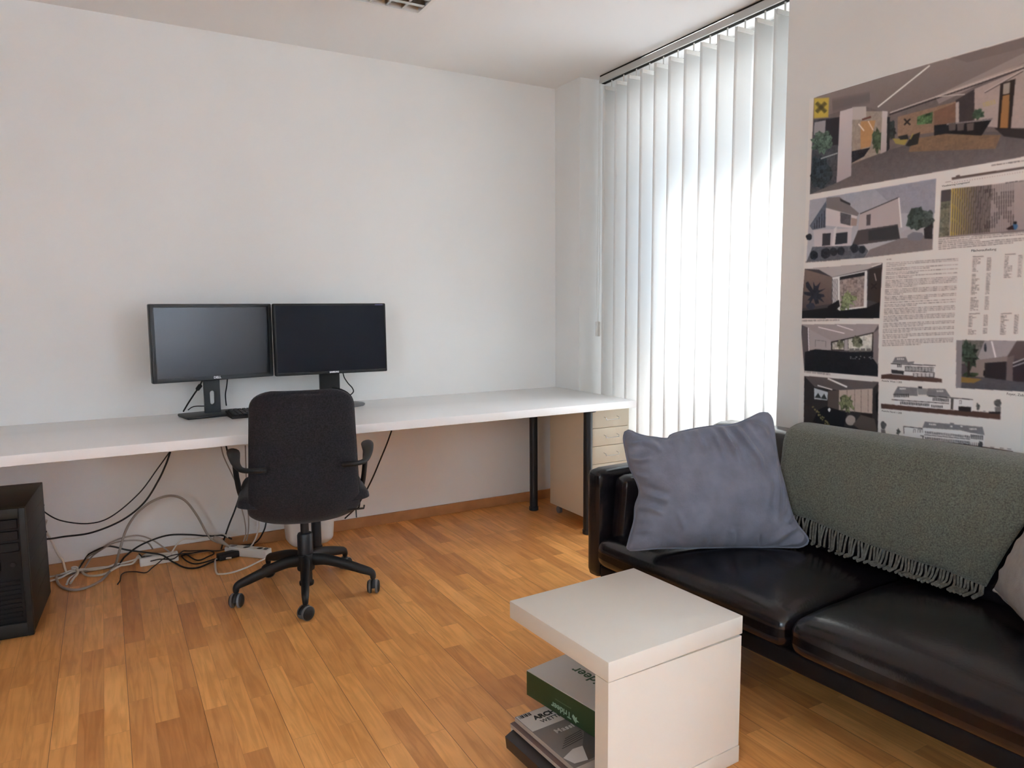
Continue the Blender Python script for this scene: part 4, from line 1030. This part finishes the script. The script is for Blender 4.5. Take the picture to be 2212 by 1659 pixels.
fill(A, [(530, 1335), (808, 1218), (826, 1432), (516, 1452)], (168, 153, 150)); line(A, (530, 1335), (810, 1216), 7, (58, 50, 52)); line(A, (808, 1218), (826, 1432), 9, (214, 202, 196)); fill(A, [(577, 1342), (609, 1334), (605, 1415), (576, 1420)], (88, 80, 82))
fill(A, [(516, 1452), (800, 1408), (818, 1515), (470, 1565)], (84, 76, 76)); fill(A, [(590, 1455), (800, 1418), (812, 1510), (590, 1528)], (66, 62, 64)); 
fill(A, [(196, 1450), (472, 1438), (466, 1560), (206, 1582)], (176, 165, 164)); fill(A, [(262, 1476), (322, 1470), (318, 1560), (258, 1566)], (62, 58, 64)); fill(A, [(352, 1472), (442, 1464), (440, 1545), (350, 1556)], (56, 54, 60))
fill(A, [(345, 1440), (365, 1425), (350, 1560), (330, 1565)], (190, 180, 176))
fill(A, [(560, 1650), (600, 1590), (820, 1510), (1050, 1480), (1047, 1592)], (126, 114, 112), 1, .06); fill(A, [(145, 1680), (190, 1570), (560, 1560), (590, 1600), (560, 1650)], (94, 92, 98), 1, .25)
fill(A, [(820, 1478), (850, 1448), (905, 1450), (900, 1500), (825, 1500)], (158, 150, 152)); fill(A, [(868, 1490), (910, 1462), (975, 1470), (985, 1500), (960, 1525), (870, 1522)], (120, 116, 122)); fill(A, [(985, 1440), (1050, 1400), (1048, 1515), (990, 1512)], (44, 42, 48), 1, .3)
for cx, cy, r in ((200, 1630, 30), (285, 1618, 36), (340, 1605, 28), (392, 1602, 28), (490, 1582, 30), (545, 1590, 26), (165, 1500, 22)): blob(A, (cx, cy), r, r*1.1, (46, 48, 56), 14, .4, .1)
# slat wall view
fill(A, [(1115, 1165), (1760, 1090), (1760, 1455), (1090, 1505)], (160, 144, 138), 1, .03, (150, 134, 130))
fill(A, [(1112, 1168), (1182, 1158), (1166, 1492), (1092, 1503)], (112, 106, 88), 1, .5); fill(A, [(1112, 1168), (1182, 1158), (1178, 1240), (1106, 1250)], (84, 74, 74))
for k in range(27):
    x = 1186+k*16.8; f_ = k/26; top = 1152-k*1.6; bot = 1492-k*1.6; sl = -12*(1-f_*.3)
    base = np.array((182, 156, 60))*(1-min(1, f_*2.4))+np.array((96, 84, 78))*min(1, f_*2.4)
    if f_ < .62: fill(A, [(x, top), (x+9, top), (x+9+sl, bot), (x+sl, bot)], base, .95); line(A, (x+12, top), (x+12+sl, bot), 6, (46, 38, 40), .85)
    for j in range(12): # dark emblem showing through the slats
        y0 = top+(bot-top)*j/12; y1 = top+(bot-top)*(j+1)/12; ym = (y0+y1)/2; xm = x-6
        ins = min(abs((xm-1545)-(ym-1300)*.72), abs((xm-1550)+(ym-1290)*.80)) < 38 and 1160 < ym < 1440 or math.hypot(xm-1575, ym-1215) < 52
        if f_ >= .35 and ins: line(A, (x+4, y0), (x+4, y1), 9, (70, 60, 58), .85)
        elif f_ >= .5: line(A, (x+4, y0), (x+4, y1), 5, (126, 112, 106), .7)
blob(A, (1640, 1425), 20, 24, (66, 104, 134), 12, .1, .1); blob(A, (1642, 1398), 14, 12, (30, 24, 28), 10, .1, .1); fill(A, [(1575, 1440), (1625, 1412), (1635, 1448), (1590, 1450)], (58, 36, 36))
fill(A, [(1090, 1505), (1760, 1440), (1760, 1458), (1088, 1508)], (126, 112, 108))
line(A, (1186, 1083), (1760, 995), 18, (104, 86, 80)); 
for k in range(30): line(A, (1190+k*18, 1108-k*2.8), (1190+k*18, 1116-k*2.8), 5, (120, 110, 106), .8)
line(A, (1140, 1108), (1182, 1102), 4, (130, 120, 116)); line(A, (1216, 1066), (1245, 1060), 12, (104, 86, 80))
words(A, (1570, 1112), (1760, 1090), 9); words(A, (1470, 988), (1760, 945), 10)
for k in range(6): words(A, (1090, 1520+k*13.5), (1760, 1462+k*13.5), 6.5, fillr=(1, 1, .45, 1, 1, .8)[k])
# column of smaller views
fill(Q, [(140, 210), (720, 165), (695, 580), (108, 580)], (74, 68, 70), 1, .08)
fill(Q, [(140, 210), (720, 166), (612, 212), (345, 272), (245, 215)], (164, 154, 150)); fill(Q, [(140, 214), (342, 272), (336, 470), (120, 505)], (124, 103, 93), 1, .05, (92, 78, 76))
fill(Q, [(345, 275), (605, 222), (602, 500), (398, 522), (345, 470)], (200, 194, 190)); fill(Q, [(400, 292), (586, 258), (578, 490), (402, 512)], (140, 124, 118), 1, .5); fill(Q, [(400, 270), (588, 232), (586, 262), (400, 294)], (40, 38, 44))
for k in range(4): line(Q, (350+k*11, 285), (350+k*11, 470-k*4), 5, (72, 66, 70))
blob(Q, (455, 440), 52, 76, (118, 124, 88), 26, .8, .5); blob(Q, (212, 400), 62, 72, (44, 46, 58), 30, .3, .6); fill(Q, [(618, 212), (716, 200), (702, 470), (606, 442)], (64, 52, 50)); cross(Q, (655, 340), 20, 9, (44, 36, 36)); line(Q, (660, 245), (672, 300), 5, (180, 160, 150))
fill(Q, [(112, 525), (310, 500), (400, 522), (602, 498), (700, 455), (696, 580), (108, 580)], (28, 27, 33)); fill(Q, [(310, 490), (395, 440), (402, 490), (370, 520), (312, 522)], (26, 24, 32)); blob(Q, (185, 490), 34, 26, (58, 58, 72), 14, .1, .1); line(Q, (640, 195), (712, 172), 5, (215, 205, 198))
fill(Q, [(108, 625), (690, 622), (685, 1015), (135, 970)], (92, 82, 84), 1, .05)
fill(Q, [(108, 625), (690, 622), (648, 690), (335, 752), (215, 742), (165, 650)], (152, 139, 136), 1, .03); line(Q, (240, 645), (436, 692), 6, (214, 202, 198)); line(Q, (380, 630), (500, 668), 6, (214, 202, 198)); line(Q, (165, 650), (172, 860), 8, (196, 186, 186)); fill(Q, [(172, 660), (335, 745), (335, 815), (176, 815)], (158, 148, 146)); line(Q, (218, 742), (296, 750), 3, (96, 88, 88)); line(Q, (218, 742), (218, 792), 3, (96, 88, 88)); line(Q, (296, 750), (296, 796), 3, (96, 88, 88))
fill(Q, [(335, 755), (652, 682), (646, 832), (335, 815)], (44, 36, 34)); fill(Q, [(345, 762), (432, 745), (430, 812), (345, 810)], (178, 172, 160), 1, .5); fill(Q, [(464, 735), (642, 694), (636, 822), (466, 818)], (186, 180, 168), 1, .3); blob(Q, (405, 772), 24, 34, (108, 106, 84), 16, .8); blob(Q, (530, 752), 44, 40, (104, 104, 84), 20, .8)
fill(Q, [(436, 740), (460, 735), (462, 820), (434, 818)], (160, 150, 148))
fill(Q, [(140, 830), (220, 808), (450, 830), (650, 830), (686, 940), (685, 1015), (137, 972)], (27, 28, 36), 1, .25)
for k in range(4): fill(Q, [(472+k*42, 805), (505+k*42, 803), (508+k*42, 826), (470+k*42, 828)], (110, 104, 100))
for k in range(14): blob(Q, (500+rng.uniform(-20, 150), 870+rng.uniform(-12, 12)), 5, 4, (130, 126, 128), 6, 0)
fill(Q, [(650, 690), (690, 660), (686, 930), (650, 880)], (128, 116, 114))
fill(Q, [(135, 1008), (690, 1055), (685, 1452), (132, 1375)], (56, 49, 50), 1, .08)
fill(Q, [(135, 1008), (690, 1055), (645, 1104), (395, 1116), (215, 1092)], (98, 87, 85), 1, .03); line(Q, (312, 1028), (455, 1092), 11, (214, 202, 196)); line(Q, (235, 1080), (345, 1112), 7, (206, 196, 190)); fill(Q, [(395, 1116), (645, 1104), (642, 1290), (395, 1262)], (176, 154, 140), 1, .05)
for x in (455, 512, 560, 612): line(Q, (x, 1112), (x, 1280), 4, (120, 98, 86))
fill(Q, [(210, 1100), (312, 1130), (308, 1190), (212, 1182)], (172, 172, 172)); fill(Q, [(212, 1172), (240, 1135), (262, 1172), (285, 1140), (307, 1185)], (52, 54, 56)); fill(Q, [(315, 1120), (395, 1116), (395, 1262), (312, 1240)], (92, 78, 72))
fill(Q, [(240, 1262), (300, 1235), (455, 1285), (430, 1402), (200, 1352)], (24, 24, 31)); fill(Q, [(560, 1285), (645, 1290), (640, 1335), (565, 1320)], (44, 34, 34)); blob(Q, (460, 1212), 48, 58, (112, 112, 78), 24, .9, .5); blob(Q, (482, 1340), 36, 38, (158, 142, 132), 18, .05, .04); blob(Q, (322, 1262), 9, 14, (210, 210, 212), 8, 0)
for k in range(30): blob(Q, (205+k*4+rng.uniform(-12, 12), 1245+k*4.6+rng.uniform(-8, 8)), 6, 6, (124, 112, 74), 6, .3)
fill(Q, [(500, 1370), (560, 1300), (660, 1330), (682, 1440), (560, 1420)], (88, 76, 70)); fill(Q, [(668, 1150), (688, 1120), (686, 1300), (670, 1260)], (20, 18, 20))
for p, q in (((145, 160), (405, 140)), ((108, 598), (397, 592)), ((135, 978), (330, 998)), ((132, 1384), (362, 1412))): words(Q, p, q, 13, (88, 82, 82), .6)
# text column
y = 0; par = [3, 2, 2, 2, 5, 4, 3, 1, 2, 4, 4, 3, 3, 3, 4]
words(Q, (750, 141), (785, 139), 6)
for n_ in par:
    for k in range(n_):
        f_ = y/640; last = k == n_-1
        words(Q, (748-34*f_, 168+y+(0)), (1284-42*f_, 134+y*1.0+16*f_), 5.2, fillr=rng.uniform(.2, .7) if last and n_ > 1 else 1); y += 12.4
    y += 5
def table(x0, x1, y0, y1, n_, gaps=()):
    line(Q, (x0, y0), (x0+82, y0-4), 7, (96, 88, 86), .8)
    for k in range(n_):
        yv = y0+16+(y1-y0-16)*k/(n_-1); sh = -22*(yv-y0)/400
        if k in gaps: continue
        words(Q, (x0+sh, yv), (x0+sh+rng.choice([28, 30, 60, 44]), yv-1), 6.5); words(Q, (x1-32+sh, yv-6), (x1+sh, yv-8), 6.5)
table(1392, 1532, 120, 518, 34, (9, 24)); table(1632, 1766, 103, 274, 14); table(1362, 1506, 547, 696, 13, (8,)); table(1602, 1736, 546, 698, 14)
# foyer view
fill(Q, [(1268, 742), (1790, 748), (1790, 1128), (1265, 1098)], (84, 74, 76), 1, .08); fill(Q, [(1308, 742), (1500, 745), (1440, 890), (1306, 920)], (110, 104, 98), 1, .3); fill(Q, [(1480, 745), (1720, 748), (1650, 862), (1420, 892)], (150, 140, 140), 1, .03); fill(Q, [(1720, 748), (1790, 748), (1790, 900), (1650, 862)], (96, 80, 78)); line(Q, (1532, 750), (1562, 872), 11, (206, 196, 192))
fill(Q, [(1420, 892), (1650, 862), (1660, 900), (1480, 912), (1480, 1020), (1330, 1010)], (130, 116, 110)); fill(Q, [(1480, 912), (1642, 902), (1640, 1045), (1480, 1022)], (52, 44, 48)); fill(Q, [(1650, 870), (1700, 855), (1690, 1090), (1640, 1060)], (112, 96, 94)); fill(Q, [(1690, 920), (1790, 880), (1790, 1050), (1690, 1060)], (58, 46, 52)); line(Q, (1690, 915), (1790, 876), 6, (190, 180, 178)); line(Q, (1690, 940), (1790, 905), 6, (170, 160, 160))
fill(Q, [(1306, 1040), (1480, 1022), (1790, 1060), (1790, 1128), (1265, 1098)], (86, 82, 86), 1, .1); fill(Q, [(1304, 1016), (1462, 1034), (1400, 1062), (1304, 1058)], (134, 104, 46)); blob(Q, (1368, 860), 62, 100, (60, 70, 58), 30, .9, .35); blob(Q, (1370, 1000), 62, 18, (54, 66, 46), 20, .8, .3); fill(Q, [(1352, 900), (1372, 900), (1370, 1010), (1350, 1010)], (52, 44, 40)); blob(Q, (1476, 990), 8, 24, (32, 28, 32), 10, 0, .1); blob(Q, (1484, 800), 12, 36, (64, 66, 72), 10, .2, .2)
fill(Q, [(1268, 742), (1312, 743), (1304, 1100), (1265, 1098)], (136, 127, 128), .9)
# elevation drawings
BR_, GR, DK, WH = (92, 64, 54), (122, 117, 117), (58, 54, 56), (206, 196, 190)
fill(Q, [(708, 1000), (785, 992), (1110, 1022), (1162, 1032), (1162, 1060), (708, 1030)], BR_, 1, .05)
fill(Q, [(780, 912), (900, 905), (1112, 930), (1110, 1024), (782, 994)], WH); fill(Q, [(790, 912), (812, 870), (890, 866), (912, 918)], GR); fill(Q, [(905, 905), (955, 900), (950, 918), (905, 920)], GR); line(Q, (780, 918), (1115, 932), 8, DK); fill(Q, [(784, 960), (880, 972), (876, 1000), (784, 990)], DK)
for k in range(4): fill(Q, [(826+k*14, 878), (836+k*14, 878), (836+k*14, 888), (826+k*14, 888)], WH)
for k in range(9): fill(Q, [(888+k*24, 940+k*1.6), (908+k*24, 941+k*1.6), (908+k*24, 970+k*1.2), (888+k*24, 968+k*1.2)], (150, 144, 142)); line(Q, (888+k*24, 938+k*1.6), (888+k*24, 972+k*1.2), 5, DK)
line(Q, (882, 938), (1108, 948), 5, DK); line(Q, (882, 972), (1108, 984), 7, DK); fill(Q, [(945, 988), (1108, 990), (1106, 1024), (945, 1014)], (86, 78, 76))
for k in range(5): fill(Q, [(952+k*30, 990), (976+k*30, 991), (976+k*30, 1016), (952+k*30, 1014)], (176, 168, 164))
for k in range(3): fill(Q, [(828+k*12, 924), (836+k*12, 924), (836+k*12, 946), (828+k*12, 946)], DK)
fill(Q, [(708, 1215), (1600, 1288), (1600, 1336), (708, 1252)], BR_, 1, .05)
fill(Q, [(800, 1150), (1228, 1175), (1222, 1262), (812, 1225)], WH); fill(Q, [(1228, 1178), (1392, 1186), (1386, 1275), (1228, 1262)], WH)
fill(Q, [(796, 1150), (832, 1088), (975, 1096), (982, 1160)], GR, 1, .1); fill(Q, [(975, 1096), (1052, 1104), (1052, 1150), (985, 1150)], (140, 134, 132)); fill(Q, [(1048, 1158), (1052, 1102), (1186, 1106), (1228, 1168)], GR, 1, .1); line(Q, (1060, 1160), (1395, 1186), 8, DK); line(Q, (786, 1186), (1215, 1216), 7, DK)
for k in range(9): fill(Q, [(802+k*13, 1142), (811+k*13, 1143), (811+k*13, 1170), (802+k*13, 1168)], DK)
for k in range(10): fill(Q, [(1092+k*12.5, 1170+k), (1101+k*12.5, 1171+k), (1101+k*12.5, 1196+k), (1092+k*12.5, 1195+k)], DK)
for k in range(17): fill(Q, [(850+k*13, 1199+k), (859+k*13, 1200+k), (859+k*13, 1222+k), (850+k*13, 1221+k)], DK)
for k in range(6): fill(Q, [(1082+k*15, 1224+k), (1092+k*15, 1225+k), (1092+k*15, 1244+k), (1082+k*15, 1243+k)], DK)
for k in range(4): fill(Q, [(846+k*12, 1100), (855+k*12, 1100), (855+k*12, 1110), (846+k*12, 1110)], WH); fill(Q, [(1122+k*13, 1118), (1131+k*13, 1118), (1131+k*13, 1128), (1122+k*13, 1128)], WH)
fill(Q, [(984, 1086), (1014, 1088), (1014, 1104), (984, 1102)], DK); fill(Q, [(1284, 1234), (1382, 1240), (1380, 1278), (1284, 1270)], (52, 44, 44)); fill(Q, [(1228, 1176), (1250, 1178), (1246, 1262), (1226, 1258)], (84, 78, 74)); line(Q, (1294, 1192), (1294, 1222), 4, DK); line(Q, (1306, 1192), (1306, 1222), 4, DK); line(Q, (1294, 1192), (1306, 1192), 4, DK)
blob(Q, (1430, 1235), 16, 22, (96, 92, 86), 12, .5, .4); line(Q, (1432, 1250), (1432, 1282), 4, DK); blob(Q, (1578, 1212), 28, 32, (92, 88, 86), 14, .3, .15); fill(Q, [(1555, 1240), (1602, 1240), (1602, 1290), (1560, 1288)], (118, 112, 108)); fill(Q, [(1510, 1274), (1600, 1276), (1600, 1294), (1510, 1290)], (46, 40, 42)); line(Q, (1470, 1272), (1490, 1273), 5, GR)
fill(Q, [(708, 1448), (1000, 1478), (1500, 1540), (1697, 1572), (1697, 1610), (708, 1482)], BR_, 1, .05)
fill(Q, [(1020, 1395), (1380, 1430), (1480, 1450), (1478, 1535), (1010, 1485)], WH); fill(Q, [(875, 1386), (1018, 1402), (1012, 1482), (880, 1462)], WH)
fill(Q, [(1016, 1396), (1034, 1350), (1466, 1390), (1482, 1452), (1376, 1434), (1300, 1415)], GR, 1, .1); line(Q, (876, 1386), (1020, 1402), 7, DK); line(Q, (876, 1386), (880, 1440), 6, DK)
for k in range(5): fill(Q, [(1066+k*11, 1364+k), (1074+k*11, 1365+k), (1074+k*11, 1375+k), (1066+k*11, 1374+k)], WH); fill(Q, [(1368+k*11, 1400), (1376+k*11, 1401), (1376+k*11, 1411), (1368+k*11, 1410)], WH)
for x in (1224, 1300): fill(Q, [(x, 1380), (x+16, 1382), (x+16, 1392), (x, 1390)], WH)
for row in range(2):
    for k in range(26): fill(Q, [(1036+k*13, 1420+row*42+k*1.35), (1044+k*13, 1421+row*42+k*1.35), (1044+k*13, 1440+row*42+k*1.35), (1036+k*13, 1439+row*42+k*1.35)], (66, 62, 66))
    line(Q, (1030, 1448+row*40), (1372, 1482+row*40), 6, DK)
for k in range(7): fill(Q, [(1376+k*14, 1444+k*1.6), (1386+k*14, 1445+k*1.6), (1386+k*14, 1480+k*1.4), (1376+k*14, 1479+k*1.4)], (74, 70, 72)); line(Q, (1378+k*14, 1500+k*1.3), (1378+k*14, 1528+k*1.5), 4, DK)
for x in (950, 982, 1004): line(Q, (x, 1408), (x, 1434), 4, DK); line(Q, (x+14, 1408), (x+14, 1434), 4, DK); line(Q, (x, 1408), (x+14, 1408), 4, DK)
line(Q, (1000, 1455), (1030, 1458), 7, DK); line(Q, (1022, 1455), (1020, 1500), 8, DK); fill(Q, [(1222, 1358), (1252, 1360), (1252, 1372), (1222, 1370)], GR); blob(Q, (1452, 1520), 18, 26, (80, 76, 76), 12, .4); blob(Q, (726, 1378), 22, 30, (92, 88, 86), 14, .3, .15); fill(Q, [(708, 1405), (738, 1408), (745, 1440), (710, 1440)], (118, 112, 108)); blob(Q, (838, 1424), 14, 20, (96, 92, 86), 12, .5, .4); line(Q, (838, 1440), (838, 1462), 4, DK)
for x in (1522, 1596, 1650): line(Q, (x, 1540+(x-1522)*.1), (x+30, 1543+(x-1522)*.1), 5, DK)
pd_ = np.pad(img, ((1, 1), (1, 1), (0, 0)), mode='edge')
img = .40*img + .10*(pd_[:-2, 1:-1]+pd_[2:, 1:-1]+pd_[1:-1, :-2]+pd_[1:-1, 2:]) + .05*(pd_[:-2, :-2]+pd_[2:, 2:]+pd_[:-2, 2:]+pd_[2:, :-2])
lum_ = img.mean(-1, keepdims=True); img = lum_*.16+img*.84
img = img*np.clip(img/PAPER, .02, 1.2)**.16
alb = np.clip(img*K, 0.004, .85)
def bulge(fy, fz): return .0050+.0012*math.sin(fy*5+1)+.0010*math.sin(fz*7)
t = thing('poster', 'large paper poster of building renders and plans on the wall above the sofa', 'poster', (W, PY0, PZ1))
me = bpy.data.meshes.new('poster_sheet')
j, i = np.mgrid[0:NH, 0:NW]
fy, fz = i/(NW-1), j/(NH-1)
co = np.stack([-(.0050+.0012*np.sin(fy*5+1)+.0010*np.sin(fz*7)), -i*CELL, -j*CELL], -1).reshape(-1, 3)
idx = (j*NW+i)[:-1, :-1].reshape(-1)
fc = np.stack([idx, idx+NW, idx+NW+1, idx+1], -1)
me.vertices.add(len(co)); me.vertices.foreach_set('co', co.ravel()); me.loops.add(fc.size); me.loops.foreach_set('vertex_index', fc.ravel().astype(np.int32))
me.polygons.add(len(fc)); me.polygons.foreach_set('loop_start', np.arange(0, fc.size, 4, dtype=np.int32))
me.update(calc_edges=True); me.validate()
at = me.color_attributes.new('print', 'FLOAT_COLOR', 'POINT'); rgba = np.ones((NH*NW, 4), np.float32); rgba[:, :3] = alb.reshape(-1, 3); at.data.foreach_set('color', rgba.ravel())
pm = bpy.data.materials.new('printed_paper'); pm.use_nodes = True; nn = pm.node_tree.nodes
ca = nn.new('ShaderNodeVertexColor'); ca.layer_name = 'print'; pm.node_tree.links.new(ca.outputs['Color'], nn['Principled BSDF'].inputs['Base Color']); nn['Principled BSDF'].inputs['Roughness'].default_value = .55; nn['Principled BSDF'].inputs['Specular IOR Level'].default_value = .3
me.materials.append(pm); o = bpy.data.objects.new('poster_sheet', me); COL.objects.link(o); o.parent = t
cap_ink = mat('poster_ink', (.12, .105, .10), .6); M['cap_ink'] = cap_ink
for txt, px, sz in (('Foyer, Zubau', (1700+1645/3.457, 520+1150/3.457), .0115), ('Ansicht West 1:200', (1700+712/3.457, 520+1050/3.457), .0100), ('Ansicht Nord 1:200', (1700+712/3.457, 520+1274/3.457), .0100), ('Flächenaufteilung', (1700+1380/3.457, 520+84/3.457), .0115), ('Visualisierung Loungewand', (1700+1116/3.318, 60+1142/3.318), .0085)):
    p = at_x(px[0], px[1], W); f0, f1 = (PY0-p.y)/(PY0-PY1), (PZ1-p.z)/(PZ1-PZ0)
    lettering('printed_caption', txt, sz, 'cap_ink', t, basis((0, -1, 0), (0, 0, 1), (-1, 0, 0), (-bulge(f0+.04, f1)-.0008, p.y-PY0, p.z-PZ1)), .0002)

# ------------------------------------------------------------------ light: sun and sky through the windows, the left one added as fill
wd = bpy.data.worlds.new('sky'); SC.world = wd; wd.use_nodes = True
bg = wd.node_tree.nodes['Background']; bg.inputs['Color'].default_value = (.72, .86, 1.0, 1); bg.inputs['Strength'].default_value = 3.0
Aaz, El = math.radians(45), math.radians(35)
sd = Vector((-math.cos(El)*math.cos(Aaz), -math.cos(El)*math.sin(Aaz), -math.sin(El)))
sl = bpy.data.lights.new('sun', 'SUN'); sl.energy = 31; sl.angle = math.radians(1.2); sl.color = (.94, .97, 1)
so = bpy.data.objects.new('sun', sl); COL.objects.link(so); so.rotation_euler = sd.to_track_quat('-Z', 'Y').to_euler(); so.location = (6, 7, 6)
def portal(n, loc, rot, sx, sy):
    l = bpy.data.lights.new(n, 'AREA'); l.shape = 'RECTANGLE'; l.size = sx; l.size_y = sy; l.cycles.is_portal = True
    o = bpy.data.objects.new(n, l); COL.objects.link(o); o.location = loc; o.rotation_euler = rot
portal('window_portal', (3.0, (WY0+WY1)/2, (WZ0+WZ1)/2), (0, PI/2, 0), WZ1-WZ0, WY1-WY0)
portal('second_window_portal', (3.0, (RY0+RY1)/2, (RZ0+RZ1)/2), (0, PI/2, 0), RZ1-RZ0, RY1-RY0)
portal('fill_window_portal', (XL-.1, (LY0+LY1)/2, (LZ0+LZ1)/2), (0, -PI/2, 0), LZ1-LZ0, LY1-LY0)  # portal of the added fill window
vs = SC.view_settings; vs.view_transform = 'Standard'; vs.look = 'None'; vs.gamma = 1; vs.use_curve_mapping = False; vs.exposure = 3.02
SC.cycles.max_bounces = 12; SC.cycles.diffuse_bounces = 8; SC.cycles.transparent_max_bounces = 12; SC.cycles.use_denoising = True
SC.cycles.sample_clamp_indirect = 6; SC.cycles.caustics_reflective = False; SC.cycles.caustics_refractive = False
